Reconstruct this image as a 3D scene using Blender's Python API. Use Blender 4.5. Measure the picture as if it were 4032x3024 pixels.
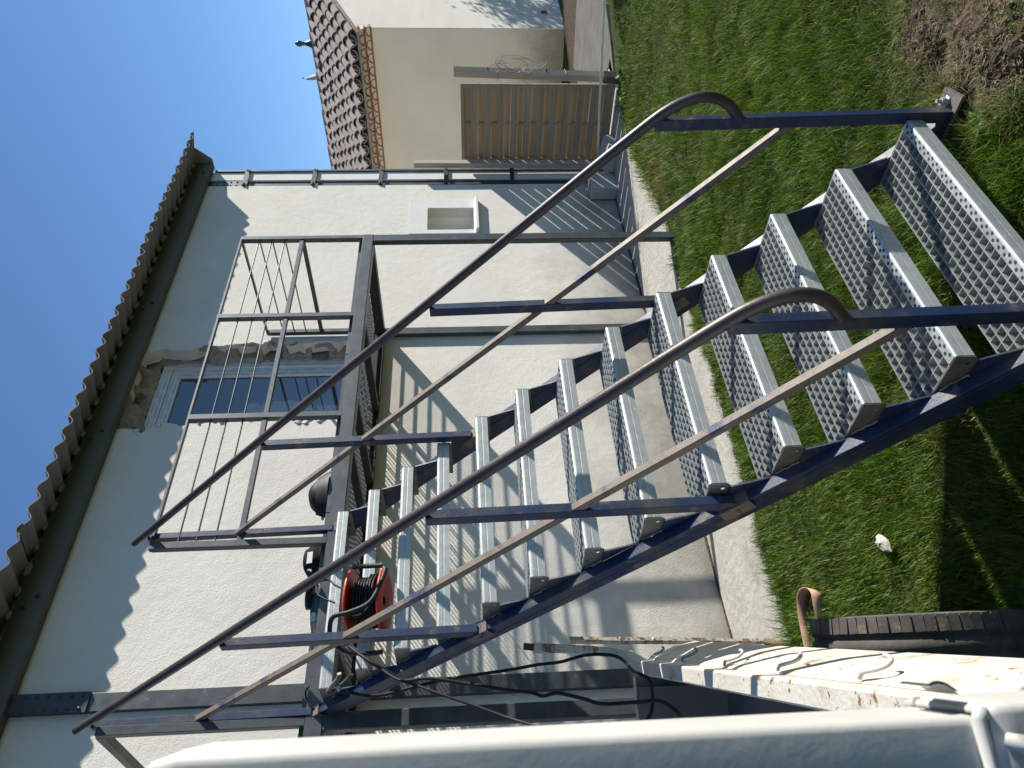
import bpy, math, random
import numpy as np
from mathutils import Vector, Matrix
from mathutils.geometry import tessellate_polygon
random.seed(7); RNG = np.random.default_rng(7)
for o in list(bpy.data.objects): bpy.data.objects.remove(o)
SC = bpy.context.scene
# ------------------------------------------------------------------ camera
YAW, PITCH, ROLL = 0.7495, -0.0616, -0.0233
CAM = Vector((-2.3074, -1.055, 1.6647))
fw = Vector((math.sin(YAW)*math.cos(PITCH), math.cos(YAW)*math.cos(PITCH), math.sin(PITCH)))
rt0 = Vector((math.cos(YAW), -math.sin(YAW), 0)); u0 = rt0.cross(fw)
rt = math.cos(ROLL)*rt0 + math.sin(ROLL)*u0
up = -math.sin(ROLL)*rt0 + math.cos(ROLL)*u0
cd = bpy.data.cameras.new('camera'); cam = bpy.data.objects.new('camera', cd)
SC.collection.objects.link(cam); SC.camera = cam
# the phone was held upright but the picture lies on its side: camera x = world down, y = world right
m = Matrix((-up, rt, -fw)).transposed().to_4x4(); m.translation = CAM
cam.matrix_world = m
cd.sensor_fit = 'HORIZONTAL'; cd.sensor_width = 36.0; cd.lens = 3040.67/4032*36
cd.clip_start = 0.02; cd.clip_end = 2000
cd.dof.use_dof = True; cd.dof.focus_distance = 3.6; cd.dof.aperture_fstop = 14.0
# ------------------------------------------------------------------ light
SUN = Vector((2.5, -1.0, 1.66)).normalized()
W = bpy.data.worlds.new('World'); SC.world = W; W.use_nodes = True
nt = W.node_tree; nt.nodes.clear()
sky = nt.nodes.new('ShaderNodeTexSky'); sky.sky_type = 'NISHITA'; sky.sun_disc = False
sky.sun_elevation = math.asin(SUN.z); sky.sun_rotation = math.atan2(SUN.x, SUN.y)
sky.air_density = 1.0; sky.dust_density = 0.0; sky.ozone_density = 7.0; sky.altitude = 200
bg = nt.nodes.new('ShaderNodeBackground'); bg.inputs[1].default_value = 0.08
wo = nt.nodes.new('ShaderNodeOutputWorld')
nt.links.new(sky.outputs[0], bg.inputs[0]); nt.links.new(bg.outputs[0], wo.inputs[0])
sl = bpy.data.lights.new('sun', 'SUN'); sl.energy = 5.0; sl.angle = math.radians(0.53); sl.color = (1.0, 0.96, 0.885)
so = bpy.data.objects.new('sun', sl); SC.collection.objects.link(so)
so.rotation_euler = SUN.to_track_quat('Z', 'Y').to_euler(); so.location = (8, -6, 9)
SC.view_settings.view_transform = 'Standard'; SC.view_settings.look = 'None'
SC.view_settings.exposure = 0.78; SC.view_settings.gamma = 1.0
SC.view_settings.use_curve_mapping = False

# ------------------------------------------------------------------ helpers
COL = SC.collection
WM = {}
def _link(o, parent, wm):
    COL.objects.link(o); WM[o.name] = wm
    if parent is not None:
        o.parent = parent; o.matrix_parent_inverse = Matrix.Identity(4)
        o.matrix_basis = WM[parent.name].inverted() @ wm
    else:
        o.matrix_basis = wm
    return o
def tag(o, label, cat, group=None):
    o['label'] = label; o['category'] = cat
    if group: o['group'] = group
    return o
def thing(name, loc, label, cat, group=None, rz=0):
    o = bpy.data.objects.new(name, None); o.empty_display_size = 0.1
    _link(o, None, Matrix.Translation(Vector(loc)) @ Matrix.Rotation(rz, 4, 'Z'))
    return tag(o, label, cat, group)

class MB:
    def __init__(s): s.v = []; s.f = []; s.mi = []; s.sm = []
    def add(s, verts, faces, mi=0, smooth=False):
        n = len(s.v); s.v += [tuple(p) for p in verts]
        for f in faces: s.f.append([i+n for i in f]); s.mi.append(mi); s.sm.append(smooth)
        return s
    def box(s, a, b, mi=0):
        x0, y0, z0 = a; x1, y1, z1 = b
        return s.add([(x0,y0,z0),(x1,y0,z0),(x1,y1,z0),(x0,y1,z0),(x0,y0,z1),(x1,y0,z1),(x1,y1,z1),(x0,y1,z1)],
            [(0,3,2,1),(4,5,6,7),(0,1,5,4),(1,2,6,5),(2,3,7,6),(3,0,4,7)], mi)
    def bar(s, p, q, w, h, side=(1,0,0), mi=0, b=0.0):
        """rectangular bar from p to q; w along `side`, h across; b = corner chamfer"""
        p, q = Vector(p), Vector(q); d = (q-p).normalized(); sd = Vector(side); sd = (sd - d*sd.dot(d)).normalized()
        t = d.cross(sd)
        if b > 0:
            pr = [(-w/2+b,-h/2),(w/2-b,-h/2),(w/2,-h/2+b),(w/2,h/2-b),(w/2-b,h/2),(-w/2+b,h/2),(-w/2,h/2-b),(-w/2,-h/2+b)]
        else:
            pr = [(-w/2,-h/2),(w/2,-h/2),(w/2,h/2),(-w/2,h/2)]
        n = len(pr)
        vs = [p + sd*a + t*c for a, c in pr] + [q + sd*a + t*c for a, c in pr]
        return s.add(vs, [tuple(range(n))[::-1], tuple(range(n, 2*n))] + [(i, (i+1) % n, n+(i+1) % n, n+i) for i in range(n)], mi)
    def tube(s, pts, r, n=12, mi=0, caps=True, smooth=True):
        pts = [Vector(p) for p in pts]; rs = r if isinstance(r, (list, tuple)) else [r]*len(pts)
        T = [(pts[min(i+1, len(pts)-1)] - pts[max(i-1, 0)]).normalized() for i in range(len(pts))]
        a = Vector((0,0,1)) if abs(T[0].z) < .9 else Vector((1,0,0))
        nrm = (a - T[0]*a.dot(T[0])).normalized(); vs = []
        for i, p in enumerate(pts):
            nrm = (nrm - T[i]*nrm.dot(T[i])).normalized(); bn = T[i].cross(nrm)
            for k in range(n):
                an = 2*math.pi*k/n; vs.append(p + (nrm*math.cos(an) + bn*math.sin(an))*rs[i])
        fs = [(i*n+k, i*n+(k+1) % n, (i+1)*n+(k+1) % n, (i+1)*n+k) for i in range(len(pts)-1) for k in range(n)]
        s.add(vs, fs, mi, smooth)
        if caps:
            m0 = len(pts)*n; s.add(vs[:n], [tuple(range(n))[::-1]], mi); s.add(vs[m0-n:], [tuple(range(n))], mi)
        return s
    def lathe(s, prof, o, ax=(0,0,1), n=20, mi=0, smooth=True):
        o = Vector(o); ax = Vector(ax).normalized(); a = Vector((1,0,0)) if abs(ax.x) < .9 else Vector((0,1,0))
        e1 = (a - ax*a.dot(ax)).normalized(); e2 = ax.cross(e1); vs = []
        for r, h in prof:
            for k in range(n):
                t = 2*math.pi*k/n; vs.append(o + ax*h + (e1*math.cos(t)+e2*math.sin(t))*r)
        fs = [(i*n+k, i*n+(k+1) % n, (i+1)*n+(k+1) % n, (i+1)*n+k) for i in range(len(prof)-1) for k in range(n)]
        return s.add(vs, fs, mi, smooth)
    def slab(s, loops, fn, t, mi=0):
        """polygon with holes (2-D loops), mapped by fn(u,v,d) at d=0 and d=t, with rims"""
        flat = [p for l in loops for p in l]
        tri = tessellate_polygon([[Vector((p[0], p[1], 0)) for p in l] for l in loops])
        n = len(flat)
        vs = [fn(p[0], p[1], 0) for p in flat] + [fn(p[0], p[1], t) for p in flat]
        fs = [tuple(q) for q in tri] + [tuple(i+n for i in q[::-1]) for q in tri]
        k = 0
        for l in loops:
            m_ = len(l); fs += [(k+i, k+(i+1) % m_, n+k+(i+1) % m_, n+k+i) for i in range(m_)]; k += m_
        return s.add(vs, fs, mi)
    def mesh(s, name, mats):
        me = bpy.data.meshes.new(name); me.from_pydata(s.v, [], s.f)
        for mm in mats: me.materials.append(mm)
        me.polygons.foreach_set('material_index', s.mi); me.polygons.foreach_set('use_smooth', s.sm)
        import bmesh
        bm = bmesh.new(); bm.from_mesh(me); bmesh.ops.recalc_face_normals(bm, faces=bm.faces); bm.to_mesh(me); bm.free()
        me.update(); return me
def obj(name, mb, mats, parent=None, wm=None, kind=None, bevel=0):
    """mb: MB or mesh. without wm the mesh is in world coordinates"""
    if not isinstance(mats, (list, tuple)): mats = [mats]
    me = mb.mesh(name, mats) if isinstance(mb, MB) else mb
    o = bpy.data.objects.new(name, me)
    if wm is None:
        wm = WM[parent.name].copy() if parent is not None else Matrix.Identity(4)
        if parent is not None: me.transform(wm.inverted())
    _link(o, parent, wm)
    if kind: o['kind'] = kind
    if bevel:
        b = o.modifiers.new('bevel', 'BEVEL'); b.width = bevel; b.segments = 2; b.limit_method = 'ANGLE'
    return o
def at(x, y, z): return Matrix.Translation((x, y, z))
def smooth_path(pts, n=6):
    P = [Vector(p) for p in pts]; out = []
    for i in range(len(P)-1):
        a, b, c, d = P[max(i-1,0)], P[i], P[i+1], P[min(i+2, len(P)-1)]
        for k in range(n):
            t = k/n
            out.append(0.5*((2*b) + (c-a)*t + (2*a-5*b+4*c-d)*t*t + (3*b-a-3*c+d)*t**3))
    out.append(P[-1]); return out
def vnoise(x, y, s=1.0, seed=0):
    r = np.random.default_rng(seed); T = r.random((64, 64))
    x = np.asarray(x, float)*s + 1000.3; y = np.asarray(y, float)*s + 1000.7
    xi = np.floor(x).astype(int); yi = np.floor(y).astype(int); fx = x-xi; fy = y-yi
    fx = fx*fx*(3-2*fx); fy = fy*fy*(3-2*fy); a = xi % 64; b = yi % 64; a1 = (a+1) % 64; b1 = (b+1) % 64
    return (T[a,b]*(1-fx)+T[a1,b]*fx)*(1-fy) + (T[a,b1]*(1-fx)+T[a1,b1]*fx)*fy

# ------------------------------------------------------------------ materials
def M(name, cols, scale=6.0, rough=0.6, metal=0.0, bump=0.0, bscale=60.0, spec=0.5, spots=None, stretch=None, rvar=0.1, bump2=None, streak=None):
    """cols: two colours mixed by noise; spots: list of (colour, scale, threshold, softness)"""
    ma = bpy.data.materials.new(name); ma.use_nodes = True; t = ma.node_tree; N = t.nodes; L = t.links
    b = N['Principled BSDF']; b.inputs['Roughness'].default_value = rough; b.inputs['Metallic'].default_value = metal
    b.inputs['Specular IOR Level'].default_value = spec
    g = N.new('ShaderNodeNewGeometry'); pos = g.outputs['Position']
    if stretch:
        mp = N.new('ShaderNodeVectorMath'); mp.operation = 'MULTIPLY'; mp.inputs[1].default_value = stretch
        L.new(pos, mp.inputs[0]); pos = mp.outputs[0]
    def noise(sc, det=5, r=.6):
        n = N.new('ShaderNodeTexNoise'); n.inputs['Scale'].default_value = sc; n.inputs['Detail'].default_value = det
        n.inputs['Roughness'].default_value = r; L.new(pos, n.inputs['Vector']); return n
    n1 = noise(scale)
    mx = N.new('ShaderNodeMix'); mx.data_type = 'RGBA'
    mr = N.new('ShaderNodeMapRange'); mr.inputs[1].default_value = .3; mr.inputs[2].default_value = .7
    L.new(n1.outputs['Fac'], mr.inputs[0]); L.new(mr.outputs[0], mx.inputs[0])
    mx.inputs[6].default_value = (*cols[0], 1); mx.inputs[7].default_value = (*cols[1], 1); out = mx.outputs[2]
    for (c, sc, th, sf) in (spots or []):
        n2 = noise(sc, 6, .65); m2 = N.new('ShaderNodeMapRange'); m2.inputs[1].default_value = th; m2.inputs[2].default_value = th+sf
        L.new(n2.outputs['Fac'], m2.inputs[0]); x2 = N.new('ShaderNodeMix'); x2.data_type = 'RGBA'
        L.new(m2.outputs[0], x2.inputs[0]); L.new(out, x2.inputs[6]); x2.inputs[7].default_value = (*c, 1); out = x2.outputs[2]
    if streak:                       # (colour, z0, z1, amount): staining with its own ragged height profile
        c, z0, z1, am = streak
        sx = N.new('ShaderNodeSeparateXYZ'); L.new(g.outputs['Position'], sx.inputs[0])
        n3 = noise(1.7, 6, .7); ad = N.new('ShaderNodeMath'); ad.operation = 'MULTIPLY_ADD'
        ad.inputs[1].default_value = (z1-z0)*1.6; L.new(n3.outputs['Fac'], ad.inputs[0]); L.new(sx.outputs[2], ad.inputs[2])
        m3 = N.new('ShaderNodeMapRange'); m3.inputs[1].default_value = z1+(z1-z0)*.8; m3.inputs[2].default_value = z0+(z1-z0)*.8
        m3.inputs[3].default_value = 0; m3.inputs[4].default_value = am
        L.new(ad.outputs[0], m3.inputs[0]); x3 = N.new('ShaderNodeMix'); x3.data_type = 'RGBA'
        L.new(m3.outputs[0], x3.inputs[0]); L.new(out, x3.inputs[6]); x3.inputs[7].default_value = (*c, 1); out = x3.outputs[2]
    L.new(out, b.inputs['Base Color'])
    if rvar:
        r1 = noise(scale*2.3, 4); rr = N.new('ShaderNodeMapRange'); rr.inputs[3].default_value = max(.02, rough-rvar); rr.inputs[4].default_value = min(1, rough+rvar)
        L.new(r1.outputs['Fac'], rr.inputs[0]); L.new(rr.outputs[0], b.inputs['Roughness'])
    if bump:
        bn = noise(bscale, 4, .55); bp = N.new('ShaderNodeBump'); bp.inputs['Strength'].default_value = 1.0; bp.inputs['Distance'].default_value = bump
        L.new(bn.outputs['Fac'], bp.inputs['Height'])
        if bump2:
            bn2 = noise(bump2[1], 3, .5); bp2 = N.new('ShaderNodeBump'); bp2.inputs['Distance'].default_value = bump2[0]
            L.new(bn2.outputs['Fac'], bp2.inputs['Height']); L.new(bp2.outputs[0], bp.inputs['Normal'])
        L.new(bp.outputs[0], b.inputs['Normal'])
    return ma
m_wall = M('wall_render', [(.645,.61,.54),(.72,.685,.615)], 2.2, .92, bump=.003, bscale=120, spec=.15, rvar=.03,
           spots=[((.57,.545,.49), 1.1, .54, .22), ((.66,.60,.49), .8, .56, .22)], bump2=(.003, 12), streak=((.24,.22,.185), .05, .95, .9))
m_patch = M('patch_render', [(.64,.63,.60),(.70,.69,.655)], 5, .9, bump=.002, bscale=90, spec=.15, rvar=.03)
m_reveal = M('brightened_reveal_render', [(.80,.79,.74),(.84,.83,.78)], 5, .9, spec=.1, rvar=0)  # reveal colour lightened to make up for weak light inside the recess
m_cream = M('cream_render', [(.75,.675,.53),(.81,.74,.60)], 1.4, .95, bump=.004, bscale=80, spec=.1, rvar=.02, spots=[((.68,.61,.48), .9, .55, .3)], streak=((.25,.22,.14), .05, .8, .85))
m_gable = M('gable_render', [(.66,.62,.54),(.74,.70,.62)], 1.2, .95, bump=.004, bscale=80, spec=.1, rvar=.02, stretch=(.5,.5,3), spots=[((.58,.55,.49), 2.5, .58, .2)])
m_steel = M('mill_steel', [(.045,.05,.054),(.085,.092,.096)], 9, .45, .35, bump=.0006, bscale=120, spots=[((.16,.13,.11), 14, .62, .1), ((.16,.17,.18), 30, .68, .06)])
m_dsteel = M('dark_steel', [(.035,.04,.04),(.06,.065,.063)], 5, .5, .3, bump=.0006, bscale=80, spots=[((.10,.085,.07), 16, .66, .1)])
m_eave = M('green_grey_beam_paint', [(.085,.095,.088),(.115,.125,.113)], 3, .6, .1, bump=.0008, bscale=60)
m_galv = M('galvanised_steel', [(.33,.355,.345),(.43,.455,.44)], 22, .48, .5, bump=.0004, bscale=220, spots=[((.54,.56,.55), 45, .60, .08)])
m_grat = M('galvanised_grating', [(.31,.33,.325),(.42,.44,.43)], 22, .5, .5, spots=[((.40,.42,.41), 45, .60, .08)])
m_galvd = M('galvanised_end_plate', [(.14,.13,.115),(.25,.235,.21)], 16, .5, .6, bump=.0006, bscale=150, spots=[((.10,.08,.07), 20, .60, .1)])
m_hole = M('hole_dark', [(.02,.02,.02),(.03,.03,.03)], 20, .7)
m_blue = M('worn_blue_paint', [(.004,.015,.050),(.009,.024,.075)], 7, .48, .0, bump=.0008, bscale=120,
           spots=[((.052,.052,.052), 5, .49, .16), ((.09,.078,.066), 13, .58, .08), ((.20,.205,.23), 26, .68, .05), ((.17,.10,.055), 34, .67, .05)], stretch=(1,1,1))
m_tube = M('handrail_primer', [(.060,.045,.040),(.095,.070,.058)], 10, .42, .35, bump=.0006, bscale=140, spots=[((.05,.046,.052), 7, .60, .08), ((.30,.24,.20), 45, .70, .04)])
m_mid = M('rusty_mid_rail', [(.13,.105,.08),(.20,.16,.12)], 14, .6, .1, bump=.0006, bscale=160, spots=[((.03,.035,.085), 7, .54, .1), ((.20,.09,.04), 60, .61, .05)])
m_conc = M('concrete', [(.36,.34,.30),(.46,.44,.39)], 3, .95, bump=.006, bscale=150, spec=.15, rvar=.03, spots=[((.22,.195,.165), 1.6, .56, .14), ((.42,.36,.25), 2.6, .60, .15), ((.52,.50,.46), 60, .62, .1)], bump2=(.01, 20))
m_path = M('shaded_concrete_path', [(.10,.095,.085),(.15,.145,.13)], 4, .95, bump=.006, bscale=70, spec=.15, rvar=.03)  # concrete colour darkened to carry the shade lying over the path
m_soil = M('soil', [(.045,.032,.022),(.09,.064,.042)], 9, 1.0, bump=.02, bscale=40, spec=.1, rvar=.0, spots=[((.20,.165,.11), 40, .60, .08)])
m_turf = M('turf_soil', [(.035,.05,.015),(.06,.07,.025)], 6, 1.0, bump=.02, bscale=50, spec=.05, rvar=.0, spots=[((.10,.085,.04), 2.3, .60, .12)])
m_sheet = M('fibre_cement', [(.175,.168,.158),(.235,.226,.213)], 6, .95, bump=.002, bscale=60, spec=.1, rvar=.03, spots=[((.14,.13,.12), 3, .58, .15)])
m_white = M('white_window_profile', [(.74,.75,.76),(.80,.80,.80)], 4, .35, spec=.5, rvar=.05)
m_tape = M('pale_protective_tape', [(.60,.61,.64),(.66,.67,.69)], 6, .4, rvar=.05)
m_print = M('grey_print', [(.11,.11,.13),(.15,.15,.17)], 6, .6)
m_block = M('broken_block', [(.25,.22,.18),(.42,.385,.325)], 20, 1.0, bump=.012, bscale=55, spec=.05, rvar=0, spots=[((.24,.22,.19), 8, .58, .12)])
m_mortar = M('broken_render_edge', [(.60,.57,.50),(.72,.69,.61)], 18, 1.0, bump=.01, bscale=60, spec=.05, rvar=0)
m_wood = M('weathered_board', [(.26,.205,.15),(.38,.31,.235)], 5, .85, bump=.0015, bscale=30, spec=.2, stretch=(1,.25,7), spots=[((.24,.21,.18), 2, .56, .2), ((.11,.08,.06), 9, .70, .06)])
m_woody = M('honey_board', [(.31,.225,.135),(.40,.30,.185)], 5, .8, bump=.0015, bscale=30, spec=.2, stretch=(1,.25,7), spots=[((.26,.20,.14), 3, .60, .2)])
m_post = M('weathered_post', [(.36,.31,.25),(.48,.42,.35)], 5, .85, bump=.0015, bscale=30, spec=.2, stretch=(6,6,.3), spots=[((.20,.17,.14), 4, .62, .12)])
m_tile = M('mossy_roof_tile', [(.24,.195,.165),(.36,.305,.27)], 5, .95, bump=.004, bscale=60, spec=.1, rvar=.03, spots=[((.36,.345,.315), 7, .56, .1), ((.13,.10,.08), 5, .62, .1), ((.40,.20,.12), 4, .70, .05)])
m_red = M('red_brick_band', [(.36,.125,.07),(.44,.17,.10)], 8, .9, bump=.002, bscale=60, spec=.1)
m_trail = M('white_trailer_paint', [(.55,.51,.42),(.64,.60,.51)], 5, .45, bump=.002, bscale=70, spec=.4, spots=[((.36,.29,.20), 9, .55, .14), ((.25,.11,.045), 24, .615, .04), ((.10,.06,.04), 50, .64, .03)])
m_trail2 = M('chalky_white_paint', [(.40,.39,.36),(.47,.46,.42)], 6, .6, bump=.0004, bscale=60, spec=.25, spots=[((.38,.35,.29), 6, .60, .15), ((.26,.19,.13), 25, .68, .05)])
m_stake = M('flaking_white_paint', [(.50,.46,.38),(.64,.60,.52)], 8, .6, bump=.001, bscale=90, spots=[((.22,.12,.06), 14, .50, .08), ((.06,.045,.035), 26, .60, .05)])
m_rust = M('rust', [(.06,.04,.03),(.12,.075,.05)], 20, .9, bump=.001, bscale=90, spec=.1)
m_floor = M('grey_bed_panel', [(.12,.11,.10),(.17,.158,.145)], 5, .7, bump=.001, bscale=50, spots=[((.18,.17,.15), 9, .64, .1)])
m_rub = M('tyre_rubber', [(.06,.055,.05),(.11,.098,.085)], 12, .85, bump=.001, bscale=90, spec=.25, spots=[((.19,.155,.11), 14, .57, .14)])
m_cable = M('black_cable', [(.010,.010,.012),(.016,.016,.018)], 8, .6, spec=.25)
m_black = M('black_plastic', [(.014,.014,.015),(.022,.022,.023)], 8, .55, spec=.3)
m_fab = M('black_fabric', [(.015,.015,.016),(.03,.03,.03)], 30, .95, bump=.002, bscale=160, spec=.1)
m_redp = M('red_plastic', [(.52,.035,.02),(.62,.06,.03)], 7, .42, spec=.5, spots=[((.60,.18,.10), 12, .64, .1)])
m_teal = M('teal_plastic', [(.002,.05,.066),(.004,.07,.085)], 10, .4, spec=.5)
m_strap = M('faded_orange_webbing', [(.46,.28,.19),(.55,.36,.26)], 18, .9, bump=.001, bscale=200, spec=.1)
m_label = M('white_label', [(.62,.64,.70),(.70,.72,.76)], 10, .5)
m_stone = M('pale_stone', [(.42,.39,.34),(.52,.49,.43)], 14, .95, bump=.004, bscale=70, spec=.1)
m_block2 = M('paving_block', [(.40,.38,.34),(.47,.45,.41)], 10, .95, bump=.003, bscale=90, spec=.1)
m_bark = M('bark', [(.10,.075,.05),(.20,.155,.105)], 14, .95, bump=.004, bscale=50, spec=.1, stretch=(3,3,.8))
m_leaf = M('leaf_green', [(.03,.065,.015),(.06,.12,.025)], 5, .55, spec=.4, rvar=0)
m_weed = M('weed_green', [(.06,.14,.02),(.11,.22,.04)], 9, .5, spec=.4, rvar=0)
m_tape2 = M('cream_tape', [(.75,.72,.62),(.82,.79,.70)], 9, .6)
m_wire = M('dry_wire', [(.30,.25,.20),(.42,.36,.30)], 9, .6)
m_glaze = M('green_glaze', [(.015,.05,.03),(.03,.075,.045)], 9, .25, spec=.6)
m_dish = M('grey_dish', [(.22,.23,.24),(.27,.28,.29)], 9, .5)
m_glass = bpy.data.materials.new('window_glass'); m_glass.use_nodes = True
b_ = m_glass.node_tree.nodes['Principled BSDF']; b_.inputs['Base Color'].default_value = (.035,.042,.055,1); b_.inputs['Roughness'].default_value = .03; b_.inputs['IOR'].default_value = 1.9
def vcol_mat(name, rough=.55, trans=.25):
    ma = bpy.data.materials.new(name); ma.use_nodes = True; t = ma.node_tree
    b = t.nodes['Principled BSDF']; a = t.nodes.new('ShaderNodeVertexColor'); a.layer_name = 'col'
    t.links.new(a.outputs[0], b.inputs['Base Color']); b.inputs['Roughness'].default_value = rough; b.inputs['Specular IOR Level'].default_value = .2
    tr = t.nodes.new('ShaderNodeBsdfTranslucent'); t.links.new(a.outputs[0], tr.inputs[0])
    ms = t.nodes.new('ShaderNodeMixShader'); ms.inputs[0].default_value = trans
    t.links.new(b.outputs[0], ms.inputs[1]); t.links.new(tr.outputs[0], ms.inputs[2])
    t.links.new(ms.outputs[0], t.nodes['Material Output'].inputs[0]); return ma
m_grass = vcol_mat('grass_blades')

# ================================================================== the setting
WY = 3.58                                      # wall plane of the house
def ground_z(x, y):
    x = np.asarray(x, float); y = np.asarray(y, float)
    z = .05*(vnoise(x, y, .9, 3)-.5) + .02*(vnoise(x, y, 3.1, 4)-.5)
    near = np.clip((2.75-y)/.5, 0, 1); z = z*near - .012*near
    # dug soil beside the stair foot
    for cx, cy, r, h in ((.36,.02,.16,.03),(.10,-.03,.2,.045),(-.1,-.12,.2,.05),(.22,.08,.08,-.05),(.03,.10,.09,-.055),(.55,-.1,.2,.02)):
        z = z + h*np.exp(-((x-cx)**2+(y-cy)**2)/(r*r))
    return z
def dirt_mask(x, y):
    d = np.zeros_like(x)
    for cx, cy, r in ((.36,.03,.10),(.22,.04,.10),(.08,.02,.13),(-.05,-.10,.16),(.02,.12,.07),(.15,-.12,.12),(-.1,-.3,.18)):
        d = np.maximum(d, np.exp(-((x-cx)**2+(y-cy)**2)/(r*r)))
    return d*(.55+.9*vnoise(x, y, 9, 8))
def grid_mesh(name, xs, ys, zf, mat):
    X, Y = np.meshgrid(xs, ys); Zz = zf(X, Y); n = len(xs)
    v = np.stack([X.ravel(), Y.ravel(), Zz.ravel()], 1)
    f = [(j*n+i, j*n+i+1, (j+1)*n+i+1, (j+1)*n+i) for j in range(len(ys)-1) for i in range(n-1)]
    me = bpy.data.meshes.new(name); me.from_pydata(v.tolist(), [], f); me.materials.append(mat)
    me.polygons.foreach_set('use_smooth', [True]*len(f)); me.update(); return me
xs = np.concatenate([[-300,-80,-20,-8], np.arange(-4, 2.2, .045), np.arange(2.25, 9, .12), [9.5,11,14,20,60,300]])
ys = np.concatenate([[-300,-80,-20,-6,-4], np.arange(-3, 2.9, .045), [3.0,3.3,3.7,4.5,6,9,14,25,80,300]])
def gz(x, y):
    z = ground_z(x, y); far = np.clip((np.abs(x-2)-8)/3, 0, 1); return np.where(np.abs(y) > 4, -.02, z*(1-far) - .02*far) - .004
obj('ground', grid_mesh('ground', xs, ys, gz, m_turf), m_turf, kind='structure')
# concrete strip along the foot of the wall, ragged lawn edge
edge = [(5.9,2.62),(5.46,2.70),(5.1,2.74),(4.80,2.77),(4.47,2.80),(4.1,2.77),(3.70,2.73),(3.3,2.66),(3.05,2.63),(2.66,2.60),(2.26,2.70),(1.95,2.70),(1.67,2.67),(1.31,2.64),(1.00,2.66),(.59,2.68),(.33,2.70),(-.08,2.73),(-.45,2.71),(-.70,2.66),(-1.3,2.7),(-2.5,2.72),(-4.5,2.7)]
er = []
for i in range(len(edge)-1):
    for k in range(6):
        t = k/6; a, b = edge[i], edge[i+1]; er.append((a[0]+(b[0]-a[0])*t, a[1]+(b[1]-a[1])*t + random.uniform(-.014,.014)))
er.append(edge[-1])
ap = MB().slab([er + [(-4.5, 4.0), (5.9, 4.0)]], lambda u, v, d: (u, v, .012 - d), .08)
obj('concrete_apron', ap, m_conc, kind='structure')
jt = []
for k in range(60): jt.append((-4.4+k*.16, 3.552+random.uniform(-.018,.012)))
obj('wall_joint', MB().slab([jt + [(5.0,3.579),(-4.4,3.579)]], lambda u, v, d: (u, v, .018 - d), .01), m_soil, kind='structure')
pth = MB().slab([[(8.75,2.2),(8.6,3.2),(8.42,3.85),(5.95,3.9),(5.95,2.74),(5.55,2.66),(6.0,2.45),(6.5,2.28),(7.4,2.42)]], lambda u, v, d: (u, v, .012 - d), .05)
obj('concrete_path', pth, m_path, kind='structure')
obj('soil_strip', MB().slab([[(9.9,2.0),(9.9,3.95),(8.3,3.95),(8.5,3.3),(8.8,2.0)]], lambda u, v, d: (u, v, .006 - d), .03), m_soil, kind='structure')
# ================================================================== the house
house = thing('house', (2.0, WY, 0), 'off-white rendered house with corrugated eave behind the steel staircase', 'house')
def jag(p, q, n, amp, seed):
    r = random.Random(seed); out = []
    for k in range(n):
        t = k/n; out.append((p[0]+(q[0]-p[0])*t + r.uniform(-amp, amp), p[1]+(q[1]-p[1])*t + r.uniform(-amp*.5, amp*.5)))
    return out
right_j = [(2.545,2.40)] + jag((2.55,2.48), (2.545,3.30), 12, .022, 1) + jag((2.56,3.32), (2.50,4.05), 11, .025, 2) + jag((2.50,4.06), (2.49,4.33), 4, .03, 3)
top_j = jag((2.44,4.345), (1.70,4.345), 8, .012, 4)
left_j = jag((1.62,4.33), (1.61,4.0), 5, .03, 5) + jag((1.665,3.95), (1.70,3.2), 14, .03, 6) + jag((1.70,3.15), (1.65,2.45), 13, .035, 7) + [(1.66,2.40)]
hole_big = right_j + top_j + left_j
hole_small = [(4.144,1.528),(4.524,1.528),(4.524,2.002),(4.144,2.002)]
wall = MB().slab([[(-4.5,-.25),(4.962,-.25),(4.962,4.56),(-4.5,4.56)], hole_big, hole_small], lambda u, v, d: (u, WY+d, v), .12)
obj('wall', wall, m_wall, house)
obj('side_wall', MB().box((5.08, 3.66, -.25), (5.24, 9.5, 4.6)), m_wall, house)
obj('inner_lining', MB().box((1.3, 3.86, 2.2), (2.8, 3.9, 4.5)), m_black, house)
# --- corner column with straps
obj('column_web', MB().box((4.964, 3.605, -.2), (5.085, 3.65, 4.37)), m_steel, house)
obj('column_infill', MB().box((5.087, 3.588, -.2), (5.236, 3.658, 4.33)), m_patch, house)
obj('column_edge', MB().box((5.238, 3.572, -.2), (5.266, 3.72, 4.30)), m_steel, house)
spl = MB().box((4.972, 3.592, 3.93), (5.078, 3.604, 4.36))
for i in range(6):
    for xx in (4.995, 5.055): spl.lathe([(.0,-.006),(.009,-.006),(.011,0)], (xx, 3.592, 3.97+i*.066), (0,1,0), 8, 1)
obj('splice_plate', spl, [m_steel, m_hole], house)
for z in (3.95, 3.228, 2.514, 1.812, 1.091):
    s_ = MB().box((4.968, 3.560, z-.022), (5.262, 3.565, z+.022)).box((4.968, 3.565, z-.022), (4.974, 3.60, z+.022)).box((5.257, 3.565, z-.022), (5.262, 3.60, z+.022))
    for xx in (4.985, 5.235): s_.tube([(xx, 3.60, z), (xx, 3.545, z)], .005, 6).lathe([(0,-.006),(.010,-.006),(.010,0)], (xx, 3.558, z), (0,1,0), 6)
    obj('column_strap', s_, m_dsteel, house)
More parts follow.
